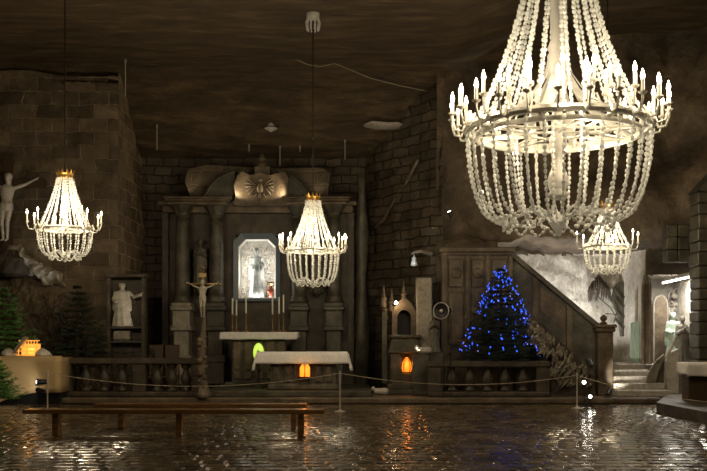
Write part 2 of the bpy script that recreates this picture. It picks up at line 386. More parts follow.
# ------------------------------------------------------------------ chandeliers
def rot(o, a): o.rotation_euler.z = a
def chandelier(name, label, px, Y, spec):
    X = wx(px, Y)
    t = thing(name, label, 'chandelier', (X, Y, 0), 'chandeliers of salt crystals under the ceiling')
    zc, rc = spec['crown']; zr, rr = spec['ring']; zb, rb = spec['bottom']
    S = spec['s']
    ztop = ceil_z(X, Y)
    MB().tube([(0, 0, zc + .05 * S), (0, 0, ztop + .05)], spec.get('rod', .015)).build('rod', 'wire', t)
    MB().lathe([(.02, -.05), (.12, -.03), (.15, .02), (.15, .12)], 12).build('ceiling_rose', 'metal_white', t, loc=(0, 0, ztop - .1))
    mb = MB()
    for i in range(10):
        a = 2 * PI * i / 10; mb.beads([(math.cos(a) * .12, math.sin(a) * .12, 0), (math.cos(a) * .17, math.sin(a) * .17, -.12), (math.cos(a) * .13, math.sin(a) * .13, -.30)], .06, .022)
    mb.tube([(math.cos(q * PI / 8) * .12, math.sin(q * PI / 8) * .12, 0) for q in range(16)], .02, 5, True); mb.build('rose_fringe', 'crystal', t, loc=(0, 0, ztop - .1))
    mb = MB(); mb.lathe([(rc * .96, -.03 * S), (rc * 1.02, 0), (rc, .05 * S), (rc * 1.08, .08 * S), (rc * .3, .085 * S), (.02, .12 * S)], 24)
    for i in range(12):
        a = 2 * PI * i / 12; c, s_ = math.cos(a), math.sin(a); q = rc * 1.05; w_ = .035 * S * rc / .17
        mb.add([(c * q - s_ * w_, s_ * q + c * w_, .07 * S), (c * q + s_ * w_, s_ * q - c * w_, .07 * S), (c * q * 1.12, s_ * q * 1.12, .17 * S), (c * q * .93, s_ * q * .93, .07 * S)], [(0, 1, 2), (1, 3, 2), (3, 0, 2), (0, 3, 1)])
    mb.build('crown', 'gold', t, loc=(0, 0, zc))
    # upper strands
    pw = spec.get('pw', 2.0); br = spec['bead']
    up = []
    for k in range(17):
        q = k / 16; up.append((rc + (rr * .96 - rc) * (q ** pw * .75 + q * .25), 0, zc - (zc - zr) * q))
    me = MB().beads(up, br * 2.6, br).mesh('bead_strand')
    for i in range(spec['nu']): link(me, 'bead_strand', 'crystal', t, rz=2 * PI * i / spec['nu'])
    up2 = [(x * .72 + .01, 0, z) for x, _, z in up]
    me = MB().beads(up2, br * 2.6, br).mesh('bead_strand')
    for i in range(spec['nu2']): link(me, 'inner_bead_strand', 'crystal', t, rz=2 * PI * (i + .5) / spec['nu2'])
    # lower basket strands
    lo = []
    for k in range(15):
        q = k / 14 * PI / 2; lo.append((rb + (rr - rb) * math.cos(q) ** .7, 0, zr - (zr - zb) * math.sin(q) ** 1.1))
    me = MB().beads(lo, br * 2.6, br).mesh('basket_strand')
    for i in range(spec['nl']): link(me, 'basket_strand', 'crystal', t, rz=2 * PI * (i + .25) / spec['nl'])
    # swags of the bottom, hanging between neighbouring strands and to the centre
    me = MB()
    for i in range(spec['nl'] // 2):
        a0 = 4 * PI * i / spec['nl']; a1 = 4 * PI * (i + 1) / spec['nl']
        me.beads([(math.cos(a0 + (a1 - a0) * q) * rb, math.sin(a0 + (a1 - a0) * q) * rb, zb + .0 - .09 * S * math.sin(q * PI)) for q in [k / 5 for k in range(6)]], br * 2.4, br * .9)
    me.build('bottom_swags', 'crystal', t)
    me = MB().beads([(rb + (.08 * S - rb) * q, 0, zb + .10 * S * math.sin(q * PI) - .0) for q in [k / 8 for k in range(9)]], br * 2.4, br * .9).mesh('bottom_strand')
    for i in range(spec['nl'] // 3): link(me, 'bottom_strand', 'crystal', t, rz=2 * PI * i / (spec['nl'] // 3))
    MB().lathe([(.02, -.12 * S), (.05 * S, -.06 * S), (.09 * S, 0), (.05 * S, .05 * S), (.02, .1 * S)], 10).build('pendant', 'crystal', t, loc=(0, 0, zb - .02 * S))
    # ring, spokes, stem
    rg = spec['rg']
    MB().lathe([(rr - rg, -rg), (rr + rg * .6, -rg), (rr + rg, 0), (rr + rg * .6, rg), (rr - rg, rg), (rr - rg, -rg)], 64, cap=False).build('ring', 'metal_white', t, loc=(0, 0, zr))
    if spec.get('big'):
        MB().lathe([(rr - .2, -.02), (rr - .14, -.02), (rr - .14, .05), (rr - .2, .05), (rr - .2, -.02)], 64, cap=False).build('inner_ring', 'metal_white', t, loc=(0, 0, zr - .12))
        mb = MB(); ns = 8
        for i in range(ns):
            a = 2 * PI * i / ns; b = 2 * PI * (i + .5) / ns; c2 = 2 * PI * (i + 1) / ns
            P0 = Vector((math.cos(a) * .45, math.sin(a) * .45, -.06)); P1 = Vector((math.cos(b) * rr, math.sin(b) * rr, -.06)); P2 = Vector((math.cos(c2) * .45, math.sin(c2) * .45, -.06))
            mb.tube([P0, P1], .024, 5); mb.tube([P1, P2], .024, 5)
        mb.tube([(math.cos(q * PI / 16) * .45, math.sin(q * PI / 16) * .45, -.06) for q in range(32)], .024, 5, True)
        for i in range(4):
            a = PI * i / 4 * 2; mb.tube([(0, 0, -.06), (math.cos(a) * .45, math.sin(a) * .45, -.06)], .024, 5)
        mb.build('star_frame', 'metal_white', t, loc=(0, 0, zr))
        me = MB()
        pts = [(.16, 0, 1.05), (.22, 0, .85), (.42, 0, .55), (.8, 0, .25), (1.38, 0, .04)]
        for j in range(4):
            a, b = Vector(pts[j]), Vector(pts[j + 1])
        prof = [(x, z) for x, _, z in pts]
        # flat leaf-shaped rib
        vs = []; fs = []
        for j, (r_, z_) in enumerate(prof):
            w_ = (.04, .05, .09, .09, .05)[j]
            vs += [(r_, -w_, z_), (r_, w_, z_), (r_, w_, z_ - .03), (r_, -w_, z_ - .03)]
        for j in range(4):
            b = j * 4
            for k in range(4): fs.append((b + k, b + (k + 1) % 4, b + 4 + (k + 1) % 4, b + 4 + k))
        fs += [(3, 2, 1, 0), (16, 17, 18, 19)]
        me.add(vs, fs); me = me.mesh('rib')
        for i in range(8): link(me, 'rib', 'marble', t, loc=(0, 0, zr), rz=2 * PI * (i + .5) / 8)
        # beads hung inside ring and second inner basket
        lo2 = [(x * .5, 0, z + .08) for x, _, z in lo]
        me = MB().beads(lo2, br * 2.6, br * .9).mesh('inner_basket_strand')
        for i in range(10): link(me, 'inner_basket_strand', 'crystal', t, rz=2 * PI * i / 10)
        mb = MB(); mb.lathe([(.05, zb + .32), (.13, zb + .34), (.17, zb + .40), (.12, zb + .46), (.14, zb + .50), (.17, zb + .62), (.13, zb + .75), (.08, zb + .86), (.08, zb + 1.05), (.14, zb + 1.12), (.14, zb + 1.25), (.09, zb + 1.4), (.09, zr + .5), (.16, zr + .7), (.2, zr + .9), (.16, zr + 1.1), (.17, zr + 1.14), (.13, zr + 1.2), (.17, zr + 1.25), (.11, zr + 1.4), (.14, zr + 1.9), (.10, zr + 2.1), (.14, zr + 2.2), (.05, zc)], 20)
        mb.build('stem', 'marble', t, smooth=True)
    else:
        mb = MB()
        for i in range(6):
            a = 2 * PI * i / 6; mb.tube([(0, 0, 0), (math.cos(a) * rr, math.sin(a) * rr, 0)], .012, 5)
        mb.tube([(0, 0, -.1), (0, 0, zc - zr)], .018, 6); mb.build('spokes', 'metal_white', t, loc=(0, 0, zr))
        # glowing inner bulbs
        for q in (.18, .62):
            MB().sphere((0, 0, 0), .035, 8).build('inner_bulb', 'bulb', t, loc=(0.04, -.05, zr + (zc - zr) * q))
    # arms with candles
    for rad, zo, nn, h, ph in spec['arms']:
        r0 = min(rr, rad) - .0 if rad > rr else rad - .12 * S
        w_ = .011 * S
        pts = [(r0, 0, zo + .02), (r0 + (rad - r0) * .35, 0, zo - .10 * S), (r0 + (rad - r0) * .8, 0, zo - .09 * S), (rad, 0, zo), (rad, 0, zo + .05 * S)]
        sm = []
        for k in range(len(pts) - 1):
            for q in (0, .5): sm.append(Vector(pts[k]).lerp(Vector(pts[k + 1]), q))
        sm.append(Vector(pts[-1]))
        arm = MB().tube(sm, w_, 5).mesh('arm')
        T = Matrix.Translation((rad, 0, zo + .05 * S))
        cup = MB().lathe([(.01, -.02 * S), (.035 * S, 0), (.04 * S, .012 * S), (.02 * S, .012 * S)], 8, T).mesh('cup')
        can = MB().lathe([(.016 * S, 0), (.016 * S, h)], 8, T).mesh('candle')
        fl = MB().lathe([(.010 * S, 0), (.019 * S, .02 * S), (.015 * S, .045 * S), (.003 * S, .085 * S)], 8, T @ Matrix.Translation((0, 0, h))).mesh('bulb')
        for m_, k_ in ((arm, 'metal_white'), (cup, 'metal_white'), (can, 'wax'), (fl, 'bulb')): m_.materials.append(M[k_])
        for i in range(nn):
            a = 2 * PI * (i + ph) / nn
            ao = link(arm, 'arm', None, t, rz=a); link(cup, 'cup', None, ao)
            co = link(can, 'candle', None, t, rz=a); link(fl, 'bulb', None, co)
    # light given by the bulbs
    for rad, z_, nn, e in spec['lights']:
        for i in range(nn):
            a = 2 * PI * (i + .35) / nn
            lamp('bulb_light', 'POINT', (math.cos(a) * rad, math.sin(a) * rad, z_), e, WARM, t, size=.06)
    return t
EN = 1.0
# big one: 64 px per metre at Y=15
chandelier('crystal_chandelier', 'huge salt crystal chandelier hanging nearest, cut off by the top edge of the view', 558, 15.0, dict(
    crown=(8.3, .36), ring=(4.90, 1.42), bottom=(3.47, .84), s=1.7, bead=.031, nu=22, nu2=6, nl=32, rg=.05, big=True, pw=2.2, rod=.03,
    arms=[(1.66, 5.02, 24, .20, .2), (1.52, 5.14, 12, .22, .1), (.80, 5.38, 10, .26, .3)],
    lights=[(1.78, 5.5, 6, 88 * EN), (.5, 5.6, 2, 3 * EN), (.9, 4.6, 3, 24 * EN)]))
chandelier('crystal_chandelier', 'small lit crystal chandelier in front of the left block wall', 65, 20.0, dict(
    crown=(4.98, .165), ring=(3.91, .56), bottom=(3.36, .32), s=1, bead=.021, nu=18, nu2=8, nl=20, rg=.025, pw=1.5,
    arms=[(.75, 3.98, 9, .17, .05)], lights=[(.82, 4.3, 3, 85 * EN), (.1, 4.35, 1, 12 * EN), (.1, 3.75, 1, 8 * EN)]))
chandelier('crystal_chandelier', 'lit crystal chandelier hanging before the high altar, beside the framed niche', 313, 22.2, dict(
    crown=(4.83, .165), ring=(3.66, .60), bottom=(2.94, .38), s=1, bead=.021, nu=18, nu2=8, nl=24, rg=.025, pw=1.7,
    arms=[(.77, 3.72, 16, .18, .3)], lights=[(.85, 4.1, 4, 36 * EN), (.1, 4.1, 1, 15 * EN), (.1, 3.5, 1, 10 * EN)]))
chandelier('crystal_chandelier', 'smallest crystal chandelier, hanging low at right below the huge one', 607.5, 22.0, dict(
    crown=(4.62, .15), ring=(3.73, .52), bottom=(3.22, .34), s=1, bead=.021, nu=18, nu2=8, nl=20, rg=.025, pw=1.8,
    arms=[(.72, 3.78, 6, .17, .08)], lights=[(.80, 4.1, 3, 44 * EN), (.1, 4.1, 1, 14 * EN), (.1, 3.5, 1, 8 * EN)]))

# ------------------------------------------------------------------ figures
def figure(vox, arms, robe=True, spread=.0, kneel=False, child=False, wings=False, bare=False, head=(0, 0)):
    """adult 1.75 m facing -Y, closed blobs fused by a voxel remesh"""
    mb = MB(); V = Vector
    hx, hy = head
    hc = V((hx, -.03 + hy, 1.62))
    mb.sphere(hc, .1, 12, (.85, 1, 1.18)) if False else mb.lathe([(math.sin(PI * j / 12) * .1 + 1e-4, -math.cos(PI * j / 12) * .122) for j in range(13)], 12, Matrix.Translation(hc) @ Matrix.Diagonal((.86, 1, 1, 1)))
    mb.capsule(hc + V((0, -.095, .01)), hc + V((0, -.108, -.03)), .012, .018, 8)      # nose
    mb.capsule(hc + V((-.03, -.085, .035)), hc + V((.03, -.085, .035)), .012, .012, 8)  # brow
    mb.capsule(hc + V((0, -.085, -.085)), hc + V((0, -.08, -.10)), .022, .02, 8)      # chin
    for s in (-1, 1): mb.capsule(hc + V((s * .087, 0, .01)), hc + V((s * .087, 0, -.03)), .014, .01, 8)
    mb.lathe([(.02, -.02), (.095, -.01), (.11, .05), (.09, .11), (.02, .14)], 12, Matrix.Translation(hc + V((0, .025, 0))))   # hair
    mb.capsule(hc + V((0, .05, -.02)), hc + V((0, .06, -.2)), .075, .06)
    mb.capsule(hc + V((0, .02, -.08)), (0, .01, 1.42), .055, .06)
    mb.lathe([(.05, 1.47), (.13, 1.44), (.185, 1.36), (.17, 1.2), (.135, 1.07), (.16, .95), (.14, .86)], 16, sy=.62)
    for s, (el, wr) in zip((-1, 1), arms):
        sh = V((s * .18, 0, 1.38)); el = V(el); wr = V(wr)
        mb.capsule(sh, el, .056, .043); mb.capsule(el, wr, .042, .028)
        d = (wr - el).normalized(); side = d.orthogonal().normalized(); pal = wr + d * .06
        mb.capsule(wr, pal, .028, .034, 8)
        for k in range(4):
            st = pal + side * (k - 1.5) * .018
            mb.capsule(st, st + d * (.075, .085, .08, .06)[k], .010, .008, 6)
        mb.capsule(pal + side * .03, pal + side * .065 + d * .035, .011, .009, 6)
        if robe: mb.capsule(el + V((0, 0, -.02)), wr + V((0, 0, -.05)), .06, .075)
    if robe:
        mb.lathe([(.15, 1.12), (.18, .95), (.2, .7), (.235, .4), (.27, .12), (.29, 0)], 36, sy=.75, mod=lambda a, z: 1 + .10 * (1.15 - z) * math.sin(a * 9 + z * 2))
        mb.lathe([(.10, 1.46), (.22, 1.38), (.25, 1.1), (.27, .8), (.26, .62)], 30, Matrix.Translation((0, .05, 0)), sy=.62, mod=lambda a, z: 1 + .05 * math.sin(a * 7 + z * 5))
    else:
        for s in (-1, 1):
            hp = V((s * .09, 0, .92)); kn = V((s * (.07 + spread), -.08, .5)); an = V((s * (.05), .02, .09))
            mb.capsule(hp, kn, .085, .055); mb.capsule(kn, an, .056, .036)
            mb.capsule(an, an + V((0, -.14, -.05)), .035, .028)
        mb.lathe([(.14, .78), (.17, .84), (.165, .98), (.14, 1.0)], 20, sy=.75, mod=lambda a, z: 1 + .05 * math.sin(a * 8))
    if child:
        c = V((.16, -.16, 1.22)); mb.capsule(c, c + V((.01, 0, -.2)), .07, .085); mb.sphere(c + V((0, -.01, .13)), .062, 10)
        mb.capsule(c, c + V((-.1, -.09, -.02)), .03, .02, 8)
    return mb
REST = [((-.24, .02, 1.12), (-.12, -.16, 1.02)), ((.24, .02, 1.12), (.12, -.16, 1.02))]
PRAY = [((-.22, -.06, 1.12), (-.04, -.2, 1.28)), ((.22, -.06, 1.12), (.04, -.2, 1.28))]
CROSS = [((-.42, .03, 1.48), (-.66, .04, 1.62)), ((.42, .03, 1.48), (.66, .04, 1.62))]
HOLD = [((-.24, -.02, 1.12), (-.1, -.2, 1.1)), ((.25, -.02, 1.14), (.26, -.24, 1.2))]
REACH = [((-.24, -.02, 1.12), (-.14, -.22, 1.05)), ((.34, -.06, 1.2), (.52, -.14, 1.3))]
def statue(name, label, cat, loc, h, mat, arms, rz=0, vox=.018, group=None, **kw):
    me = remesh(figure(vox, arms, **kw), vox, name)
    o = link(me, name, mat, None, loc, rz); k = h / 1.75; o.scale = (k, k, k)
    return tag(o, label, cat, group)

# ------------------------------------------------------------------ high altar retable
RY = 28.35; PPM = F / RY; RX = wx(257, RY); RZ0 = .30
def U(px): return (px - 257) / PPM
def Zz(py): return CZ + (HY - py) / PPM - RZ0
ret = thing('altar_retable', 'tall dark carved salt high altar with four columns and arched framed niche', 'altar', (RX, RY, RZ0))
mb = MB(); mb.box(U(161), U(233), .35, .75, 0, Zz(205)); mb.box(U(279.5), U(354), .35, .75, 0, Zz(205)); mb.box(U(233), U(279.5), .35, .75, 0, Zz(300)); mb.box(U(233), U(279.5), .35, .75, Zz(233), Zz(205))
mb.box(U(161), U(167), .2, .4, 0, Zz(212)); mb.box(U(348), U(354), .2, .4, 0, Zz(212))
mb.build('back_panel', 'stone_dim', ret)  # shade in the gaps between columns painted by the darker stone
colx = [183, 216, 299, 334]
for i, cxp in enumerate(colx):
    u = U(cxp); outer = i in (0, 3)
    yo = -.1 if outer else .05
    mb = MB(); mb.cbox(u - .27, u + .27, yo - .25, .36, 0, Zz(357) * .9 + .0, .02)
    mb.cbox(u - .30, u + .30, yo - .28, .37, Zz(395) * 0 + Zz(357) * .8, Zz(355), .02)
    mb.cbox(u - .22, u + .22, yo - .2, .36, Zz(357), Zz(330), .02)
    mb.cbox(u - .31, u + .31, yo - .29, .37, Zz(331), Zz(326), .025)
    mb.cbox(u - .26, u + .26, yo - .24, .36, Zz(327), Zz(311), .02)
    mb.cbox(u - .32, u + .32, yo - .30, .37, Zz(311), Zz(306.5), .03)
    mb.cbox(u - .28, u + .28, yo - .26, .37, Zz(307), Zz(303), .02)
    mb.build('pedestal', 'stone_light' if i == 0 else 'stone', ret)  # leftmost pedestal looks lit through its paler stone
    z0, z1 = Zz(303), Zz(218)
    pr = [(.27, 0), (.27, .08), (.235, .12), (.25, .17), (.215, .21)]
    for k in range(9): pr.append((.215 - .03 * k / 8 + .012 * math.sin(PI * k / 8), .21 + (z1 - z0 - .21) * k / 8))
    col = MB().lathe(pr, 24, Matrix.Translation((u, yo, z0)), mod=lambda a, z: 1 + .02 * math.cos(12 * a)).build('column', 'stone', ret, smooth=True)
    mb = MB(); mb.lathe([(.185, 0), (.21, .03), (.19, .06), (.22, .14), (.30, .27), (.33, .33)], 24, Matrix.Translation((u, yo, z1)), mod=lambda a, z: 1 + .06 * math.cos(8 * a) * (z > .1))
    mb.cbox(u - .31, u + .31, yo - .31, yo + .31, z1 + .33, z1 + .40, .02)
    mb.build('capital', 'stone', col)
# entablature with breaks above the columns
mb = MB(); zt = Zz(205)
mb.cbox(U(158), U(357), -.08, .8, zt - .02, zt + .12, .03); mb.cbox(U(162), U(353), .05, .8, zt - .22, zt, .02)
for cxp in (199.5, 317):
    mb.cbox(U(cxp - 30), U(cxp + 30), -.42, .3, zt - .05, zt + .06, .03); mb.cbox(U(cxp - 32), U(cxp + 32), -.47, .3, zt + .06, zt + .12, .02)
    mb.cbox(U(cxp - 34), U(cxp + 34), -.52, .3, zt + .12, zt + .19, .03)
mb.build('entablature', 'stone_warm', ret)
# niche frame with clipped corners
def octo(x0, x1, y0, y1, c): # px outline clockwise from bottom left
    return [(U(x0), Zz(y1)), (U(x1), Zz(y1)), (U(x1), Zz(y0 + c)), (U(x1 - c), Zz(y0)), (U(x0 + c), Zz(y0)), (U(x0), Zz(y0 + c))]
def ringprism(a, b, y0, y1):
    mb = MB(); n = len(a)
    vs = [(x, y0, z) for x, z in a] + [(x, y0 + .06, z) for x, z in b] + [(x, y1, z) for x, z in b] + [(x, y1, z) for x, z in a]
    fs = []
    for i in range(n):
        j = (i + 1) % n
        fs += [(i, j, n + j, n + i), (n + i, n + j, 2 * n + j, 2 * n + i), (2 * n + i, 2 * n + j, 3 * n + j, 3 * n + i), (3 * n + i, 3 * n + j, j, i)]
    return mb.add(vs, fs)
fr = ringprism(octo(232.5, 279.5, 232.5, 301, 8), octo(237.5, 275, 238.5, 298, 7.5), .18, .42).build('niche_frame', 'frame_blue', ret)
ringprism(octo(237.5, 275, 238.5, 298, 7.5), octo(239, 273.5, 240, 297, 7), .24, .36).build('gilt_fillet', 'metal_white', fr)
mb = MB()
mb.prism(octo(233, 279, 233, 300, 8), .98, 1.02)
mb.box(U(235), U(237.5), .4, 1.0, Zz(300), Zz(240)); mb.box(U(275), U(277.5), .4, 1.0, Zz(300), Zz(240)); mb.box(U(235), U(277.5), .4, 1.0, Zz(301), Zz(298)); mb.box(U(243), U(270), .4, 1.0, Zz(238), Zz(236))
niche = mb.build('niche_lining', 'rock_pale', ret)
# encrusted salt crystals on the niche back
mb = MB()
for k in range(260):
    px = random.uniform(239, 273); py = random.uniform(243, 296)
    if py < 248 and (px < 244 or px > 268): continue
    r_ = random.uniform(.03, .07)
    mb.lathe([(r_, -.05), (r_ * .8, .0), (.003, r_)], 5, Matrix.Translation((U(px), .97, Zz(py))) @ Matrix.Rotation(PI / 2 + random.uniform(-.5, .5), 4, 'X') @ Matrix.Rotation(random.random() * 6, 4, 'Z'))
mb.build('crystal_lining', 'statue', niche)
for px in (241, 271.5):
    lamp('niche_light', 'AREA', (U(px), .45, Zz(270)), 11, (1, .97, .88), ret, target=(RX, RY + .9, Zz(268) + .3), area=(.05, 1.2))
lamp('niche_light', 'AREA', (U(256), .45, Zz(296)), 6, (1, .97, .88), ret, target=(RX, RY + .9, Zz(262) + .3), area=(.9, .05))
# attic: blocks, sweeping pediment halves, cartouche
mb = MB(); mb.add(*[[], []])
mb.prism([(U(190), zt + .19), (U(327), zt + .19), (U(330), Zz(172)), (U(322), Zz(166)), (U(275), Zz(167)), (U(205), Zz(163)), (U(186), Zz(167)), (U(183), Zz(180))], .3, .75)
mb.build('attic_wall', 'brick_attic', ret)
for s in (-1, 1):
    mb = MB(); top = [(54, 203), (52, 196), (47, 188), (40, 180), (30, 174), (22, 171.5)]; bot = [(22, 177), (24, 203)]
    pts = [(s * a / PPM, Zz(b)) for a, b in top + bot]
    if s > 0: pts = pts[::-1]
    mb.prism(pts, .0, .4)
    mb.tube([(s * a / PPM, -.02, Zz(b)) for a, b in top], .05, 8)
    mb.sphere((s * 51 / PPM, -.02, Zz(200)), .11, 10); mb.build('pediment_scroll', 'stone', ret)
mb = MB()
out = [(-18, 173), (-10, 177), (0, 174.5), (10, 177), (24, 173), (28, 180), (27, 190), (29, 198), (27, 203), (31, 206.5), (10, 207.5), (0, 207), (-12, 207.5), (-24, 206.5), (-27, 204), (-24, 198), (-26, 188), (-23, 178)]
mb.prism([(a / PPM + .12, Zz(b)) for a, b in out][::-1], -.32, .3)
cart = mb.build('cartouche', 'stone_warm', ret)
mb = MB()   # carved spread eagle relief
c0 = Vector((.12, -.34, Zz(190)))
mb.sphere(c0, .13, 10, (.8, .5, 1.3)); mb.sphere(c0 + Vector((.02, -.03, .24)), .06, 8); mb.capsule(c0 + Vector((.02, -.03, .24)), c0 + Vector((.1, -.05, .23)), .03, .01, 8)
for s in (-1, 1):
    for k in range(5):
        a = -.9 + k * .42
        mb.capsule(c0 + Vector((s * .1, 0, .08)), c0 + Vector((s * (.12 + .30 * math.cos(a)), -.02, .05 + .30 * math.sin(a))), .035, .022, 8)
    mb.capsule(c0 + Vector((s * .05, 0, -.12)), c0 + Vector((s * .16, -.02, -.27)), .03, .02, 8)
mb.capsule(c0 + Vector((0, 0, -.1)), c0 + Vector((0, -.01, -.34)), .04, .05, 8)
mb.build('eagle_relief', 'stone_warm', cart, smooth=True)
mb = MB(); mb.box(U(255), U(270), -.1, .4, Zz(176), Zz(167)); mb.lathe([(.1, 0), (.16, .1), (.08, .2), (.12, .28), (.02, .42)], 12, Matrix.Translation((U(262), 0, Zz(168))))
mb.build('finial', 'stone_warm', ret)
for s, e in ((-1, 34), (1, 34)):
    lamp('cornice_light', 'SPOT', (.1 + s * .8, -.5, zt + .24), e, WARM, ret, target=(RX + .1 + s * .3, RY - .2, 6.1), spot=95)
for px in (187, 318):
    lamp('cornice_light', 'SPOT', (U(px), .0, zt + .24), 5, WARM, ret, target=(RX + U(px), RY + .3, 6.6), spot=80)
statue('madonna_statue', 'pale robed statue with child standing inside the lit framed niche', 'statue', (wx(257, RY + .72), RY + .66, wz(297.5, RY + .6)), 1.50, 'statue_grey', HOLD, child=True)
statue('saint_statue', 'dark robed statue standing between the two left altar columns', 'statue', (wx(200, RY), RY + .05, wz(285, RY)), 1.35, 'statue_dark', PRAY)
statue('saint_statue', 'dark robed statue standing between the two right altar columns', 'statue', (wx(317, RY), RY + .05, wz(285, RY)), 1.35, 'statue_dark', REST)
mb = MB()
for px in (200, 317):
    mb = MB(); mb.lathe([(.05, -.35), (.14, -.25), (.2, -.06), (.3, 0)], 12, Matrix.Translation((U(px), .05, Zz(285)))); mb.box(U(px) - .2, U(px) + .2, .05, .36, Zz(285) - .2, Zz(285) - .002)
    mb.build('bracket', 'stone', ret)
# vase with flowers in front of niche
v = thing('flower_vase', 'small reddish vase with flowers at the lower right of the framed niche', 'vase', (wx(269, RY), RY + .5, wz(297.7, RY + .5)))
MB().lathe([(.05, 0), (.06, .02), (.03, .06), (.1, .16), (.11, .24), (.05, .32), (.07, .36)], 14).build('vase_body', 'red', v, smooth=True)
mb = MB()
for k in range(14):
    a = k * 2.4; r_ = .02 + .06 * (k / 14)
    mb.tube([(0, 0, .33), (math.cos(a) * r_, math.sin(a) * r_, .44)], .004, 4); mb.sphere((math.cos(a) * r_, math.sin(a) * r_, .45), .03, 6)
mb.build('flowers', 'brass', v)

# rear altar table
AY = 27.15
k = F / AY
mb = MB(); t = thing('high_altar_table', 'narrow dark carved altar table below the lit framed niche', 'altar', (wx(260, AY), AY, .30))
hw = 38 / k
ztop = wz(332, AY) - .30
mb.cbox(-hw + .12, hw - .12, -.3, .5, 0, .12, .02); mb.cbox(-hw + .3, hw - .35, -.2, .5, .1, ztop - .1, .02); mb.cbox(-hw + .03, hw - .03, -.34, .55, ztop - .12, ztop - .03, .02)
tb = mb.build('body', 'stone', t)
mb = MB()
for i in range(5):
    mb = MB(); x = -.62 + i * .31; mb.cbox(x - .12, x + .12, -.24, -.18, .2, ztop - .25, .02); mb.lathe([(.08, 0), (.05, .03), (.005, .04)], 10, Matrix.Translation((x, -.24, .5)) @ Matrix.Rotation(PI / 2, 4, 'X')); mb.build('carved_panel', 'stone_warm', tb)
def cloth(name, label, X0, X1, Y0, Y1, Z, drop_f, drop_s, mat='cloth', fl=1):
    """flat top with front drop and side drops, wavy"""
    nx, mb = 60, MB(); th = []
    def prof(x, side):
        return
    w_ = X1 - X0; d_ = Y1 - Y0
    # s across width: side drop | top | side drop ; t: front drop | top
    us = [(-drop_s * (1 - i / 6), 'l') for i in range(6)] + [(w_ * i / nx, 't') for i in range(nx + 1)] + [(w_ + drop_s * (i + 1) / 6, 'r') for i in range(6)]
    vs_ = [-drop_f * (1 - i / 5) for i in range(5)] + [d_ * i / 8 for i in range(9)]
    for v_ in vs_:
        for u_, _ in us:
            x = min(max(u_, 0), w_); dz = 0; y = max(v_, 0)
            ou = (u_ - x); ov = min(v_, 0)
            dz = -abs(ou) + ov if True else 0
            if ou and ov: dz = -max(abs(ou), abs(ov))
            fx = X0 + x + (fl * math.copysign(.03 + abs(ou) * .18, ou) + .025 * math.sin(v_ * 14) * (abs(ou) / .3) if ou else 0)
            fy = Y0 + y - (.02 + .03 * (1 + math.sin(u_ * 17)) * abs(ov) if ov else 0)
            mb.v.append(Vector((fx, fy, Z + dz + (.006 * math.sin(u_ * 9) if ov == vs_[0] else 0))))
    n = len(us)
    for j in range(len(vs_) - 1):
        for i in range(n - 1): mb.f.append((j * n + i, j * n + i + 1, (j + 1) * n + i + 1, (j + 1) * n + i))
    c = Vector(((X0 + X1) / 2, (Y0 + Y1) / 2, Z)); mb.v = [v_ - c for v_ in mb.v]
    o = mb.build(name, mat, smooth=True, loc=c)
    so = o.modifiers.new('thick', 'SOLIDIFY'); so.thickness = .008; so.offset = 1
    return tag(o, label, 'altar cloth')
cloth('altar_cloth', 'long white cloth on the narrow rear altar table under the niche', wx(260, AY) - hw, wx(260, AY) + hw, AY - .36, AY + .55, .30 + ztop - .01, .20, .16, fl=.1)
# candlesticks on the rear altar
def candlestick(px, Y, z0, ht, pw, label, group='tall candles on the rear altar'):
    t = thing('candlestick', label, 'candlestick', (wx(px, Y), Y, z0), group)
    MB().lathe([(.08, 0), (.085, .02), (.04, .05), (.018, .09), (.03, .14), (.016, .2), (.018, ht * .45), (.03, ht * .5), (.045, ht * .52), (.015, ht * .53)], 12).build('holder', 'brass', t, smooth=True)
    MB().lathe([(.022, ht * .53), (.022, ht), (.004, ht + .015)], 10).build('candle', 'wax', t)
zt2 = .30 + ztop
for px, h_, lb in ((232.5, .95, 'leftmost tall candle on the rear altar, left of the framed niche'), (236.5, .9, 'second tall candle from the left on the rear altar'), (246, 1.02, 'tall candle on the rear altar below the left edge of the niche'),
                (272.5, .95, 'tall candle on the rear altar below the red vase'), (279, .98, 'tall candle on the rear altar under the right edge of the frame'), (283.5, 1.05, 'rightmost tall candle on the rear altar')):
    candlestick(px, AY + .12, zt2 + .002, h_, 1, lb)
# green lit oval in front of altar
GY = 26.3
t = thing('lit_oval_shrine', 'glowing green oval disc on a stand behind the front altar', 'light', (wx(258.5, GY), GY, .30))
zc_ = wz(352.5, GY) - .30
mb = MB(); mb.lathe([(.002, -.02), (.14, -.02), (.15, 0), (.14, .02), (.002, .02)], 28, Matrix.Translation((0, 0, zc_)) @ Matrix.Rotation(PI / 2, 4, 'X') @ Matrix.Diagonal((1, 1.75, 1, 1)))
mb.build('disc', 'green_glow', t, smooth=True)
mb = MB()
mb.tube([(.155 * math.cos(a) , 0, zc_ + .27 * math.sin(a)) for a in [2 * PI * i / 32 for i in range(32)]], .014, 6, True)
mb.build('rim', 'brass', t)
mb = MB(); mb.sphere((0, -.03, zc_ - .03), .05, 8, (1, .5, 2)); mb.build('figure_relief', 'statue_green', t, smooth=True)
mb = MB(); mb.lathe([(.16, 0), (.16, .04), (.03, .08), (.03, zc_ - .26)], 12); mb.build('stand', 'stone', t)

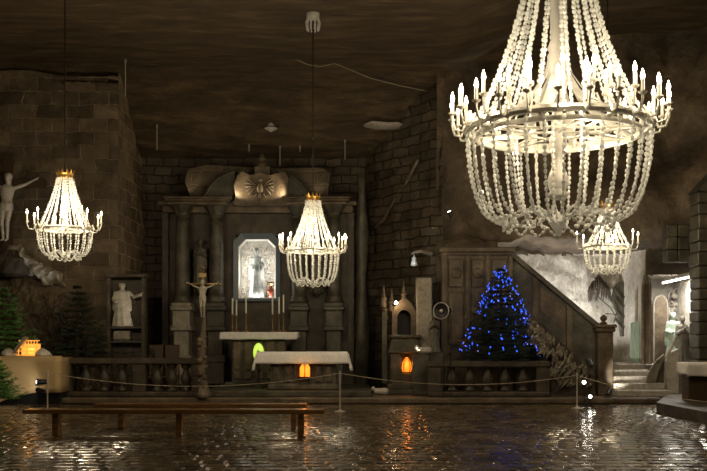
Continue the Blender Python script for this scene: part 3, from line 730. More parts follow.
# front altar
FY = 25.3; kf = F / FY
t = thing('front_altar', 'dark carved free-standing altar under a white cloth in the middle', 'altar', (wx(303, FY), FY, .30))
hz = wz(352, FY) - .30; hw = 44 / kf
mb = MB(); mb.cbox(-hw + .25, hw - .22, -.32, .45, 0, .14, .03); mb.cbox(-hw + .32, hw - .28, -.22, .42, .12, hz - .12, .02)
mb.prism([(-hw + .16, hz - .02), (-hw + .16, hz - .1), (-hw + .32, hz - .3), (hw - .28, hz - .3), (hw - .12, hz - .1), (hw - .12, hz - .02)][::-1], -.34, .5)
b_ = mb.build('body', 'statue_dark', t)
mb = MB()
for x in (-.68, -.4, .42, .68):
    mb = MB(); mb.cbox(x - .1, x + .1, -.27, -.2, .2, hz - .34, .02); mb.sphere((x, -.27, .48), .06, 8, (1, .5, 2)); mb.build('carved_panel', 'stone', b_)
for x in (-.19, .19): MB().cbox(x - .03, x + .03, -.3, -.2, .14, hz - .3, .01).build('pilaster', 'stone', b_)
cloth('altar_cloth', 'white cloth with hanging ends on the front altar', wx(303, FY) - hw, wx(303, FY) + hw, FY - .38, FY + .55, .30 + hz + .0, .30, .48)
t = thing('altar_lantern', 'orange glowing lantern on the front face of the middle altar', 'lantern', (wx(305, FY - .36), FY - .36, .30 + .32))
mb = MB(); mb.cbox(-.17, .17, -.10, .05, -.01, .03, .01); [mb.tube([(x, y, .02), (x, y, .3), (0, -.03, .46)], .008, 5) for x in (-.14, .14) for y in (-.09, .04)]
mb.box(-.012, .012, -.105, -.095, .02, .32); mb.build('lantern_frame', 'black', t)
MB().prism([(-.13, .03), (.13, .03), (.13, .26), (.06, .38), (-.06, .38), (-.13, .26)], -.07, .02).build('glass', 'orange', t)
MB().sphere((0, -.09, .36), .045, 8, (1.3, .5, 1)).build('crest', 'statue', t)
lamp('lantern_light', 'POINT', (0, -.25, .2), 2.0, (1, .35, .06), t)

# processional crucifix in front of the balustrade
CY = 24.15; kc = F / CY
t = thing('standing_crucifix', 'tall carved crucifix on a gnarled post before the left balustrade', 'crucifix', (wx(203, CY), CY, .15))
zA = wz(284, CY) - .15
pts = [(0, 0, 0), (.02, 0, .3), (-.05, 0, .6), (-.03, 0, 1.0), (.0, 0, 1.5), (.02, 0, 2.0), (0, 0, zA)]
MB().tube(pts, [.10, .12, .11, .10, .08, .05, .035], 10).build('post', 'stone_warm', t, smooth=True)
mb = MB()
for k_ in range(16): mb.sphere((.08 * math.cos(k_ * 2.1) - .02, -.05 + .05 * math.sin(k_ * 1.3), .25 + k_ * .085), .05 + .02 * (k_ % 3), 7)
mb.lathe([(.22, 0), (.2, .1), (.1, .3), (.08, .32)], 10, mod=lambda a, z: 1 + .2 * math.sin(a * 3 + z * 9))
mb.build('foliage_carving', 'stone_warm', t, smooth=True)
mb = MB(); mb.tube([(-.40, 0, zA), (.42, 0, zA)], .028, 8); mb.tube([(0, 0, zA - .3), (0, 0, zA + .38)], .028, 8)
for x in (-.4, .42): mb.sphere((x, 0, zA), .045, 8)
mb.sphere((0, 0, zA + .4), .045, 8); mb.build('cross', 'brass', t, smooth=True)
MB().box(-.09, .09, -.045, -.03, zA + .17, zA + .27).build('title_plaque', 'brass', t)
me = remesh(figure(.03, CROSS, robe=False), .03, 'corpus'); c_ = link(me, 'corpus', 'stone_light', t, (0, -.07, zA - .86)); c_.scale = (.55, .55, .55)

# ------------------------------------------------------------------ balustrades
def balustrade(label, x0, x1, Y, z0, z1, posts, bals, mat):
    t = thing('balustrade', label, 'balustrade', (wx((x0 + x1) / 2, Y), Y, z0))
    ox = wx((x0 + x1) / 2, Y); h = z1 - z0
    a, b = wx(x0, Y) - ox, wx(x1, Y) - ox
    MB().cbox(a, b, -.2, .2, h - .16, h, .03).build('rail', mat, t)
    MB().cbox(a, b, -.2, .2, 0, .13, .03).build('plinth', mat, t)
    for p in posts:
        x = wx(p, Y) - ox; MB().cbox(x - .17, x + .17, -.17, .17, .12, h - .15, .02).build('post', mat, t)
    me = MB().lathe([(.13, .13), (.13, .2), (.07, .23), (.09, .28), (.145, .42), (.135, .5), (.085, .62), (.065, .7), (.1, .74), (.13, .78), (.13, h - .15)], 14).mesh('baluster', True)
    for p in bals: link(me, 'baluster', mat, t, (wx(p, Y) - ox, 0, 0))
    return t
BY = 24.65
balustrade('stone balustrade on the left, from the cream drape to the crucifix', 60, 206, BY, .15, wz(358, BY), [66, 140, 199], [86, 104, 122, 157, 172, 186], 'stone_dim')
balustrade('stone balustrade on the right, in front of the blue-lit tree', 427, 549, BY, .15, wz(361, BY), [434, 542], [452, 470, 487.5, 505, 523], 'stone_dim')

# ------------------------------------------------------------------ fir trees
def fir(name, label, px, Y, z0, H, R, mat, seed, dens=1.0, zt=.06, lift=.15):
    rnd = random.Random(seed)
    t = thing(name, label, 'tree', (wx(px, Y), Y, z0), None)
    MB().lathe([(.05 * H / 2, 0), (.035 * H / 2, H * .5), (.006, H)], 8).build('trunk', 'bark', t)
    br, nd = MB(), MB()
    nlev = int(15 * dens)
    for l in range(nlev):
        f = l / (nlev - 1); z = H * (zt + (.97 - zt) * f); L = R * (1 - f) ** .8 + .07
        nb = int((9 - 4 * f) * 1.0)
        for b in range(nb):
            a = 2 * PI * (b + rnd.random() * .8) / nb + l; Lb = L * rnd.uniform(.75, 1.12)
            d = Vector((math.cos(a), math.sin(a), 0)); s_ = Vector((-d.y, d.x, 0))
            P = [Vector((0, 0, z)) + d * Lb * q + Vector((0, 0, Lb * (lift * q - .35 * q * (1 - q) * 1.5 - .10 * q))) for q in [i / 5 for i in range(6)]]
            br.tube(P, [.014 * (1 - i * .15) for i in range(6)], 4)
            for i in range(1, 6):
                for sg in (-1, 1):
                    tl = Lb * .38 * (1.15 - i / 6) + .05
                    e = P[i] + (d * .6 + s_ * sg * .8) * tl + Vector((0, 0, rnd.uniform(-.05, .03)))
                    n_ = max(4, int(tl / .022))
                    for q in range(n_):
                        c = P[i].lerp(e, (q + .5) / n_); w_ = .035 + .015 * rnd.random()
                        dd = (e - P[i]).normalized(); sd = dd.cross(Vector((0, 0, 1))).normalized()
                        for k2 in (-1, 1):
                            tip = c + (dd * .5 + sd * k2 * .8) * w_ * 1.5 + Vector((0, 0, rnd.uniform(-.015, .03)))
                            nd.add([c - dd * .009, c + dd * .009 + Vector((0, 0, .004)), tip], [(0, 1, 2)])
                        tip = c + dd * .02 + Vector((0, 0, .05)); nd.add([c - dd * .008, c + dd * .008, tip], [(0, 1, 2)])
    br.build('branches', 'bark', t); nd.build('needles', mat, t)
    return t
fir('fir_tree', 'bright green fir tree at the left edge beside the drape', 3, 25.45, .15, wz(286, 25.45) - .15, .9, 'fir', 3, .85, zt=.45)
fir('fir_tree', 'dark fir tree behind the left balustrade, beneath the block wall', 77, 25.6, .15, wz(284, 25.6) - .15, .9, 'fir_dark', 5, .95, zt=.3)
fir('fir_tree', 'small green fir tree in front of the drape at the left edge', -6, 21.5, 0, 1.22, .52, 'fir', 8, .75, zt=.3)
TY = 25.3
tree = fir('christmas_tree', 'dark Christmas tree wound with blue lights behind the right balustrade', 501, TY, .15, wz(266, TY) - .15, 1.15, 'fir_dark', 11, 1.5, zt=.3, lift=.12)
# string lights
t = thing('string_lights', 'strings of blue and violet lights wound around the Christmas tree', 'string lights', (wx(501, TY), TY, .15))
H = wz(266, TY) - .15
bm = {k_: MB().lathe([(.002, -.016), (.014, 0), (.002, .016)], 6).mesh('bulb') for k_ in ('blue', 'violet')}
bm['blue'].materials.append(M['blue']); bm['violet'].materials.append(M['violet'])
bm['bb'] = MB().lathe([(.003, -.026), (.023, 0), (.003, .026)], 6).mesh('bulb'); bm['bb'].materials.append(M['blue'])
wirepts = []
rnd = random.Random(4)
cnt = 0; rest = MB()
NB = 460
for i in range(NB):
    f = i / NB
    fz = f ** 1.0
    z = H * (.34 + .64 * fz) + .06 * math.sin(i * .9)
    if noise.noise(Vector((math.cos(i*.33)*1.1, math.sin(i*.33)*1.1, z * 2.1))) < -.12: continue
    if .52 < (z / H) < .60 and math.cos(i * .33) < .3: continue
    Rr = 1.12 * (1 - (z / H - .3) / .7) ** .85 * .98 + .07
    a = i * .33
    if rnd.random() < .3: z += rnd.uniform(-.1, .1)
    rj = Rr * rnd.uniform(.85, 1.03)
    p = Vector((math.cos(a) * rj, math.sin(a) * rj, z + rnd.uniform(-.07, .07)))
    wirepts.append(p)
    if math.sin(a) < .25 and cnt < 100:
        if rnd.random() < .8:
            cnt += 1; k_ = 'violet' if rnd.random() < .18 else ('bb' if rnd.random() < .6 else 'blue')
            link(bm[k_], 'bulb', None, t, p)
            continue
    rest.lathe([(.003, -.022), (.02, 0), (.003, .022)], 6, Matrix.Translation(p))
o = rest.build('further_bulbs', 'blue', t); o['kind'] = 'stuff'
MB().tube(wirepts, .004, 3).build('wire', 'wire', t)
for z_ in (1.5, 2.3): lamp('string_glow', 'POINT', (0, -.9 + z_ * .15, z_), .8, (.1, .25, 1), t, size=.3)

# ------------------------------------------------------------------ left: drape table, nativity, wall figures
SY = 24.2
mb = MB(); k_ = F / SY
x0, x1 = -9.6, wx(60, SY - .5)
zt_ = wz(356, SY - .4)
# curtain with gentle folds around a rounded front corner; lower hem curves up to the right
n = 60; vs = []
path = []
for i in range(n + 1):
    q = i / n
    if q < .85: x = x0 + (x1 - .15 - x0) * q / .85; y = SY - .5
    else:
        a = (q - .85) / .15 * PI / 2; x = x1 - .15 + .15 * math.sin(a); y = SY - .35 - .15 * math.cos(a)
    path.append((x, y))
path.append((x1, BY + .1))
for j in range(7):
    f = j / 6
    for i, (x, y) in enumerate(path):
        hem = .0 + .30 * max(0, min(1, (x - wx(5, SY)) / .9)) ** .6
        vs.append((x + .0, y - .02 * math.sin(x * 7) * (1 - f) - .05 * (1 - f), hem + (zt_ - hem) * f))
m_ = len(path)
mb.add(vs, [(j * m_ + i, j * m_ + i + 1, (j + 1) * m_ + i + 1, (j + 1) * m_ + i) for j in range(6) for i in range(m_ - 1)])
top = [(x, y, zt_) for x, y in path] + [(x0, BY + .1, zt_)]
t = thing('draped_stage', 'cream cloth-covered display table at far left holding the nativity scene', 'table', (0, 0, 0))
o = mb.build('drape', 'cream', t, smooth=True); so = o.modifiers.new('t', 'SOLIDIFY'); so.thickness = .01
MB().add(top + [(x, y, z - .04) for x, y, z in top], [tuple(range(len(top))), tuple(range(2 * len(top) - 1, len(top) - 1, -1))] + [(i, i + len(top), (i + 1) % len(top) + len(top), (i + 1) % len(top)) for i in range(len(top))]).build('table_top', 'wood', t)
MB().box(x0, x1 - .05, SY - .40, BY, 0.0, zt_ - .05).build('core', 'black', t)
# nativity
NY = 24.15
t = thing('nativity_stable', 'tiny glowing orange wooden nativity stable on the cream table', 'nativity scene', (wx(29, NY), NY, zt_ + .001))
mb = MB(); kk = F / NY
for x in (-.2, .0, .2):
    for y in (-.12, .14): mb.tube([(x * 1.1, y, 0), (x * 1.1, y, .26)], .016, 6)
for z in (.02, .12, .22): mb.tube([(-.26, -.13, z), (.24, -.13, z)], .012, 5)
for i in range(7): mb.tube([(-.24 + i * .08, -.14, .22), (-.22 + i * .07, .02, .38)], .014, 5)
mb.tube([(-.26, .02, .38), (.26, .02, .38)], .016, 6); mb.build('timber_frame', 'amber', t)  # beams and back board emit: the stable's inner glow put into the wood
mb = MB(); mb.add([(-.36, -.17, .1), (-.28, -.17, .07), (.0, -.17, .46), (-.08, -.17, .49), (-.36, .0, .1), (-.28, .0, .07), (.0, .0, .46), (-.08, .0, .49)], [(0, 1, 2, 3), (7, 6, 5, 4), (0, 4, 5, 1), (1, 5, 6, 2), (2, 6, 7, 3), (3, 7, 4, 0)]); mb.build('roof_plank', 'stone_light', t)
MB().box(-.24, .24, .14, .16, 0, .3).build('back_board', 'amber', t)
lamp('stable_light', 'POINT', (0, 0, .15), 1.5, (1, .5, .12), t)
for px, s_, lb in ((9, .2, 'pale snowy mound left of the glowing nativity stable'), (43, .2, 'pale snowy mound right of the glowing nativity stable')):
    mb = MB()
    n_ = 18
    mb.lathe([(1.0, 0), (1.02, .1), (.85, .45), (.55, .75), (.25, .95), (.02, 1.0)], n_, mod=lambda a, z: 1 + .15 * math.sin(a * 3 + z * 4) + .08 * math.sin(a * 7))
    mb.v = [Vector((v_.x * s_, v_.y * s_ * .7, v_.z * s_ * .95)) for v_ in mb.v]
    tag(mb.build('snow_mound', 'statue', loc=(wx(px, NY), NY - .05, zt_ + .001), smooth=True), lb, 'decoration', 'mounds beside the nativity')
# spotlights
def spotlight(px, py, Y, base, aim, label, e, lens=.07, col=(1, .9, .72), lens_r=1, spot=60, show=True):
    """small black can light on a short stand"""
    X, Z = wx(px, Y), wz(py, Y); p = Vector((X, Y, Z)); d = (Vector(aim) - p).normalized()
    t = thing('spotlight', label, 'spotlight', (X, Y, base), 'floor spotlights')
    h = Z - base; Rm = d.to_track_quat('Z', 'Y').to_matrix().to_4x4(); T = Matrix.Translation((0, 0, h)) @ Rm
    MB().lathe([(lens * .5, -.2), (lens * .85, -.16), (lens, 0), (lens * 1.12, .05), (lens * 1.12, .07), (lens * .95, .07), (lens * .9, .03)], 16, T).build('housing', 'black', t, smooth=False)
    MB().lathe([(.002, .045), (lens * .9, .04), (lens * .9, .05), (.002, .06)], 16, T).build('lens', 'lens' if show else 'black', t)
    mb = MB(); mb.tube([(0, 0, 0), (0, 0, h - lens * 1.2)], .012, 6); mb.lathe([(.12, 0), (.12, .02), (.02, .03)], 12)
    mb.tube([(-lens * 1.3, 0, h), (-lens * 1.3, 0, h - lens * 1.2), (lens * 1.3, 0, h - lens * 1.2), (lens * 1.3, 0, h)], .008, 5); mb.build('stand', 'black', t)
    q = lamp('beam', 'SPOT', (0, 0, h) , e, col, t, spot=spot, size=.04); q.location = Vector((0, 0, h)) + d * .1
    q.rotation_euler = d.to_track_quat('-Z', 'Y').to_euler()
    return t
spotlight(39, 382, 23.0, .0, (-8.7, 22.3, .62), 'black spotlight with lit white lens before the cream drape, the upper one', 22, .07, spot=130)
spotlight(39, 390, 23.0, .0, (-8.4, 23.55, .5), 'lower black spotlight near the floor before the cream drape', 12, .05, spot=110)

# rocks against left wall
def f_lrock(u, v):
    px = -20 + 125 * u; X = wx(px, LW)
    topy = 250 + 48 * max(0, min(1, (px - 15) / 70)) + 18 * NZ(px * .07, 0, 0)
    if px > 80: topy += (px - 80) * 2.5
    z = wz(topy, LW) * v
    return (X, LW - .02 - .32 * math.sin(v * PI * .8 + .3) * (1 - u * .5) - .3 * abs(NZ(X, 3, z, 2.2)) + .35 * v * v, z)
tag(grid(f_lrock, 60, 50).build('rock_outcrop', 'rock', smooth=False), 'rough rock outcrop leaning on the left block wall behind the fir trees', 'rock')
# crucifix on wall, with life size figure
WY = LW - .15
t = thing('wall_crucifix', 'large crucifix with pale grey figure on the left block wall', 'crucifix', (wx(7, WY), WY, wz(250, WY)))
hc = wz(188, WY) - wz(250, WY)
mb = MB(); mb.box(-.12, .12, 0, .14, 0, hc + .95); mb.box(-1.05, 1.05, -.02, .12, hc + .02, hc + .24); mb.build('cross', 'wood_dark', t)
me = remesh(figure(.02, CROSS, robe=False, head=(.03, -.04)), .02, 'corpus'); c_ = link(me, 'corpus', 'statue', t, (-.02, -.12, hc - 1.50)); c_.scale = (1.08, 1.08, 1.08); c_.rotation_euler.y = .05
mb = MB(); mb.lathe([(.3, 0), (.5, .1), (.42, .5), (.2, .75)], 12, Matrix.Translation((.1, .0, -.75)), mod=lambda a, z: 1 + .2 * math.sin(3 * a + z * 5)); mb.build('rock_base', 'rock_dark', t)
# lit ledge right below, its light put into the paler stone
mb = MB(); c0 = Vector((wx(38, 26.2), LW - .25, wz(268, 26.2)))
for i in range(26):
    q = i / 25; mb.sphere((-.75 + 1.35 * q, .1 + .08 * math.sin(i * 2.3), .45 - .85 * q + .10 * math.sin(i * 1.9)), .13 + .04 * math.sin(i * 1.7), 8, (1.2, .8, .9))
me = remesh(mb, .035, 'rock_ledge')
for v_ in me.vertices:
    n_ = noise.noise_vector(v_.co * 4.0) * .12 + noise.noise_vector(v_.co * 11) * .06; v_.co += n_
tag(link(me, 'rock_ledge', 'stone_light', None, c0), 'lumpy rock ledge, pale as if lit, sloping below the wall crucifix', 'rock')
lamp_t = spotlight(62, 318, 25.2, .15, (wx(8, WY), WY, wz(215, WY)), 'small spotlight hidden in the rocks below the wall crucifix', 38, .06, (.9, .95, 1), spot=50, show=False)

# wall niche with statue (left of high altar)
WNX0, WNX1, NYW = 108, 147, LW - .15
t = thing('wall_shrine', 'tall stone shrine frame with shelves on the wall left of the altar', 'shrine', (wx(127.5, NYW), NYW, .15))
kw = F / NYW; hW = 19 / kw
z1_ = wz(278, NYW) - .15
mb = MB(); mb.cbox(-hW, -hW + .10, -.22, .1, 0, z1_, .01); mb.cbox(hW - .10, hW, -.22, .1, 0, z1_, .01); mb.cbox(-hW - .04, hW + .04, -.28, .1, z1_, z1_ + .1, .02)
mb.box(-hW, hW, .06, .12, 0, z1_)
mb.build('surround', 'stone_dim', t)
for py in (327, 341): 
    mb = MB(); zz = wz(py, NYW) - .15; mb.cbox(-hW + .05, hW - .05, -.24, .08, zz - .05, zz, .01); mb.build('shelf', 'stone', t)
mb = MB()
for i in range(5):
    zz = .2 + i * .31; mb.tube([(-hW + .1, -.24, zz), (-.1, -.27, zz + .04 * (-1) ** i), (hW - .1, -.24, zz)], .012, 5)
for x in (-.05, .18): mb.tube([(x, -.25, 0), (x, -.25, 1.5)], .01, 5)
mb.build('iron_bars', 'black', t)
statue('robed_statue', 'white draped statue with outstretched arm in the wall shrine left of the altar', 'statue', (wx(123, NYW), NYW - .1, wz(326.5, NYW)), 1.18, 'statue', REACH).scale.x *= 1.45
s_ = MB(); s_.cbox(-.22, .22, -.06, .06, 0, .26, .01); o = tag(s_.build('stone_tablet', 'stone_light', loc=(wx(123, NYW), NYW - .12, wz(340.5, NYW))), 'small pale block below the white statue in the wall shrine', 'stone block')
s_ = MB(); s_.lathe([(.09, 0), (.11, .1), (.07, .2), (.11, .27), (.09, .36), (.02, .42)], 12); tag(s_.build('urn', 'stone_light', smooth=True, loc=(wx(140, NYW - .5), NYW - .5, .15 + .5)), 'small pale figure-like urn on a plinth at the foot of the wall shrine', 'urn')
tag(MB().cbox(-.15, .15, -.12, .12, 0, .5, .02).build('urn_plinth', 'stone', loc=(wx(140, NYW - .5), NYW - .5, .15)), 'short stone plinth under the pale urn', 'plinth')
lt = spotlight(152, 352, 25.3, .15, (wx(121, NYW), NYW - .1, wz(300, NYW)), 'dark spotlight on the dais to the right of the wall shrine', 26, .05, (1, .85, .65), spot=32, show=False)
# dark chairs / pews behind balustrade left
for px, lb in ((156, 'dark wooden chair behind the left balustrade, nearer the wall shrine'), (170, 'dark wooden chair behind the left balustrade, nearer the altar pedestal')):
    t = thing('altar_chair', lb, 'chair', (wx(px, 26), 26.0, .15), 'dark chairs behind the balustrade')
    MB().cbox(-.22, .22, -.2, .2, .42, .48, .01).build('seat', 'wood_dark', t); MB().cbox(-.22, .22, .17, .22, .48, 1.32, .01).build('backrest', 'wood_dark', t)
    for x in (-.2, .2):
        for y in (-.18, .18): MB().tube([(x, y, 0), (x, y, .43)], .022, 6).build('leg', 'wood_dark', t)

# ------------------------------------------------------------------ benches
def bench(label, px0, px1, Y, wdt, legs):
    X0, X1 = wx(px0, Y), wx(px1, Y); c = (X0 + X1) / 2
    t = thing('long_bench', label, 'bench', (c, Y, 0), 'long wooden benches')
    a, b = X0 - c, X1 - c
    for j in range(2):
        y = -wdt / 2 + j * wdt * .53; MB().cbox(a, b, y, y + wdt * .47, .38, .45, .008).build('seat_plank', 'wood', t)
    for l in legs:
        x = wx(l, Y) - c
        MB().cbox(x - .05, x + .05, -wdt / 2 + .05, wdt / 2 - .05, 0, .38, .008).build('leg', 'wood', t)
bench('long varnished wooden bench nearest on the polished floor', 26, 325, 16.0, .34, [57, 180, 301])
bench('long wooden bench just behind the nearest bench', 95, 307, 17.4, .32, [122, 294])

# ------------------------------------------------------------------ stanchions and ropes
posts = [(47.5, 21.7, .90), (340, 21.4, .90), (577, 22.4, .82)]
tops = []
for (px, Y, h), lb in zip(posts, ('slim steel rope post at left in front of the cream drape', 'slim steel rope post right of the front altar', 'slim steel rope post at right near the stone steps')):
    t = thing('rope_post', lb, 'rope post', (wx(px, Y), Y, 0), 'steel rope posts')
    MB().lathe([(.13, 0), (.13, .015), (.05, .03), (.018, .05), (.018, .12)], 16).build('base', 'steel', t)
    MB().lathe([(.017, .05), (.017, h - .02), (.024, h - .02), (.024, h), (.005, h + .01)], 10).build('pole', 'steel', t)
    tops.append(Vector((wx(px, Y), Y, h - .04)))
ends = [Vector((wx(-12, 22.4), 22.4, .78))] + tops + [Vector((wx(735, 19.4), 19.4, .26 + .05))]
def rope(a, b, sag, label):
    pts = [(a.lerp(b, i / 24) - Vector((0, 0, sag * 4 * (i / 24) * (1 - i / 24)))) - a for i in range(25)]
    tag(MB().tube(pts, .008, 5).build('barrier_rope', 'rope', loc=a), label, 'rope', 'barrier ropes')
rope(ends[1], ends[2], .30, 'thin barrier rope sagging from the left post to the middle post')
rope(ends[2], ends[3], .24, 'thin barrier rope sagging from the middle post to the right post')
rope(ends[3], ends[4], .12, 'thin barrier rope running down from the right post toward the side stage')

# ------------------------------------------------------------------ small shrine in the corner (right of centre)
QY = 26.2; kq = F / QY
t = thing('corner_shrine', 'dark stone shrine with orange glowing recess in the corner right of the altar', 'shrine', (wx(404, QY), QY, .15))
def q_(px): return (px - 404) / kq
def qz(py): return CZ + (HY - py) / kq - .15
mb = MB(); mb.cbox(q_(382), q_(428), -.9, .3, 0, .14, .02); mb.cbox(q_(387), q_(424), -.65, .3, .14, .28, .02)
mb.cbox(q_(390), q_(401), -.3, .3, .27, qz(352), .02); mb.cbox(q_(413), q_(419), -.3, .3, .27, qz(352), .02); mb.cbox(q_(390), q_(419), .0, .3, .27, qz(352), .02); mb.cbox(q_(400), q_(414), -.3, .3, .27, qz(373), .02)
mb.cbox(q_(388), q_(420), -.36, .3, qz(353), qz(348), .02)
mb.build('base', 'stone', t)
mb = MB(); mb.prism([(q_(389), qz(348)), (q_(419), qz(348)), (q_(417), qz(337)), (q_(392), qz(337))], -.3, .3); mb.cbox(q_(389), q_(420), -.38, .3, qz(338), qz(335), .02); mb.build('upper_block', 'stone', t)
# arched back; a black sheet stands for the niche's darkness
pts = [(q_(392), qz(336)), (q_(397), qz(336)), (q_(397), qz(318))] + [(q_(404) - 7 / kq * math.cos(a), qz(318) + 8 / kq * math.sin(a)) for a in [PI * i / 8 for i in range(9)]] + [(q_(411), qz(336)), (q_(416), qz(336)), (q_(416), qz(312)), (q_(411), qz(303)), (q_(404), qz(297)), (q_(397), qz(303)), (q_(392), qz(312))]
mb = MB().prism(pts, -.1, .3); mb.build('arch', 'stone_warm', t)
mb = MB().box(q_(396), q_(412), .25, .3, qz(336), qz(305)); mb.build('arch_recess', 'black', t)
for px, py in ((392, 300), (404, 292), (416, 300), (385, 308), (384, 296)):
    MB().lathe([(.09, -.3), (.07, -.1), (.10, -.05), (.05, 0), (.004, .32)], 8, Matrix.Translation((q_(px), .12, qz(py)))).build('pinnacle', 'stone_warm', t)
mb = MB().cbox(q_(382), q_(387), -.05, .3, .27, qz(312), .01); mb.build('side_pilaster', 'stone', t)
l = thing('shrine_lantern', 'orange glowing lantern inside the recess of the corner shrine', 'lantern', (wx(407, QY - .25), QY - .12, wz(372.5, QY)))
MB().lathe([(.11, 0), (.14, .12), (.12, .28), (.03, .42)], 10).build('glass', 'orange', l, smooth=True)
mb = MB(); mb.lathe([(.15, -.0), (.15, .02), (.1, .02)], 10)
for i in range(5):
    a = i * 2 * PI / 5 + .3; mb.tube([(math.cos(a) * .12, math.sin(a) * .12, .01), (math.cos(a) * .15, math.sin(a) * .15, .12), (math.cos(a) * .13, math.sin(a) * .13, .28), (0, 0, .44)], .009, 4)
mb.build('cage', 'black', l); lamp('lantern_light', 'POINT', (0, -.28, .25), 2.5, (1, .36, .07), l)
l = thing('wall_lamp', 'small round warm lamp glowing above the corner shrine', 'lamp', (wx(396, QY - .2), QY - .2, wz(303, QY)))
MB().sphere((0, 0, 0), .045, 10).build('globe', 'amber' if False else 'bulb', l); MB().tube([(0, .04, 0), (0, .1, -.06), (0, .14, -.08)], .012, 5).build('bracket', 'brass', l)
lamp('lamp_light', 'POINT', (0, -.1, 0), 7, (1, .62, .3), l)
# white lit pillar, dark statue
PY = 26.1
pil = MB(); pil.cbox(-.21, .21, -.2, .2, 0, wz(278, PY) - .15, .02)
tag(pil.build('salt_pillar', 'stone_light', loc=(wx(424, PY), PY + .1, .15)), 'pale lit stone pier between the corner shrine and the rock wall', 'pillar')
lamp_o = lamp('pillar_spot', 'SPOT', (wx(418, 25), 25.15, 1.3), 10, (1, .85, .65), target=(wx(424, PY), PY, 2.9), spot=50)
statue('monk_statue', 'dark hooded statue in front of the pale stone pier', 'statue', (wx(434, PY - .4), PY - .5, wz(352, PY - .4)), 1.02, 'statue_dark', PRAY)
tag(MB().cbox(-.25, .25, -.25, .25, 0, wz(352.2, PY - .4) - .15, .02).build('statue_plinth', 'stone', loc=(wx(434, PY - .4), PY - .5, .15)), 'square dark stone plinth under the hooded statue', 'plinth')
# pale figurines at foot
for px, py, lb in ((381, 383, 'tiny pale crouching animal figurine at the left foot of the corner shrine'), (424, 352, 'tiny white figurine beside the dark hooded statue')):
    Yq = 25.25; zq = wz(py, Yq); mb = MB(); mb.capsule((-.12, 0, .1), (.12, 0, .1), .08, .09, 8); mb.sphere((-.2, 0, .17), .06, 8)
    for x in (-.1, .1): mb.capsule((x, 0, .08), (x, 0, .02), .03, .02, 6)
    base = .15 if py > 370 else wz(352, Yq)
    tag(mb.build('animal_figurine', 'statue', smooth=True, loc=(wx(px, Yq), Yq, base if py > 370 else wz(354, Yq))), lb, 'figurine')
tag(MB().cbox(-.3, .12, -.12, .12, 0, wz(354, 25.25) - .16, .02).build('stone_block', 'stone', loc=(wx(424, 25.25), 25.25, .15)), 'dark stone block carrying the tiny white figurine', 'stone block')

# floodlights on stand
LY = 24.35
for px, r_, lb in ((441.5, .19, 'round black floodlight on a tall stand before the right balustrade, the larger left one'), (454, .09, 'smaller black floodlight to the right of the round one')):
    t = thing('floodlight', lb, 'floodlight', (wx(px + (2 if r_ > .1 else -3), LY), LY, .15), 'black floodlights on stands')
    h = wz(311, LY) - .15
    T = Matrix.Translation((-.05, -.05, h)) @ Vector((-.45, -.9, .05)).to_track_quat('Z', 'Y').to_matrix().to_4x4()
    MB().lathe([(.03, -.16), (r_ * .5, -.14), (r_, -.02), (r_ * 1.1, .04), (r_ * .98, .05), (r_ * .3, .0), (.01, .0)], 20, T).build('reflector', 'black', t, smooth=False)
    MB().lathe([(r_ * 1.06, .03), (r_ * 1.16, .045), (r_ * 1.06, .06), (r_ * 1.02, .045), (r_ * 1.06, .03)], 24, T, cap=False).build('rim', 'steel', t); MB().sphere((0, 0, 0), r_ * .25, 8).build('lens', 'steel', t).matrix_local = T @ Matrix.Translation((0, 0, .02))
    mb = MB(); mb.tube([(0, 0, 0), (0, 0, h - .02)], .013, 6); mb.lathe([(.14, 0), (.14, .02), (.02, .03)], 12); mb.tube([(-.08, 0, h), (0, 0, h - .05), (.08, .0, h)], .012, 5); mb.build('stand', 'black', t)

# wall bracket lamp & bright wall spot
l = thing('bracket_lamp', 'small glass lamp hanging from a carved bracket on the oblique block wall', 'lamp', (wx(414, 26.6), 26.6, wz(254, 26.6)))
MB().tube([(.5, .2, .02), (.2, 0, .08), (0, 0, .05), (-.08, 0, .0)], [.07, .05, .03, .02], 8).build('bracket', 'stone_light', l)
MB().lathe([(.02, -.34), (.10, -.32), (.08, -.22), (.05, -.16), (.07, -.12), (.02, -.06), (.01, .02)], 12).build('lamp_body', 'crystal', l, smooth=True)
lamp('lamp_light', 'POINT', (-.1, -.25, -.25), 1.5, (.8, .95, 1), l)
l = thing('rock_spotlight', 'small bright spotlight fixed to the dark rock above the chapel cornice', 'spotlight', (wx(450, 25.2), 25.15, wz(214, 25.2)))
MB().lathe([(.03, -.1), (.06, 0), (.07, .06), (.05, .06)], 12, Matrix.Rotation(-.4, 4, 'Y')).build('housing', 'black', l)
MB().lathe([(.002, .06), (.05, .06), (.05, .07), (.002, .075)], 12, Matrix.Rotation(-.4, 4, 'Y')).build('lens', 'lens', l)
MB().tube([(0, 0, -.08), (.05, .3, -.1), (.05, .6, -.1)], .015, 6).build('bracket', 'black', l)
lamp('beam', 'POINT', (-.05, -.08, .14), 3, (1, .95, .85), l)

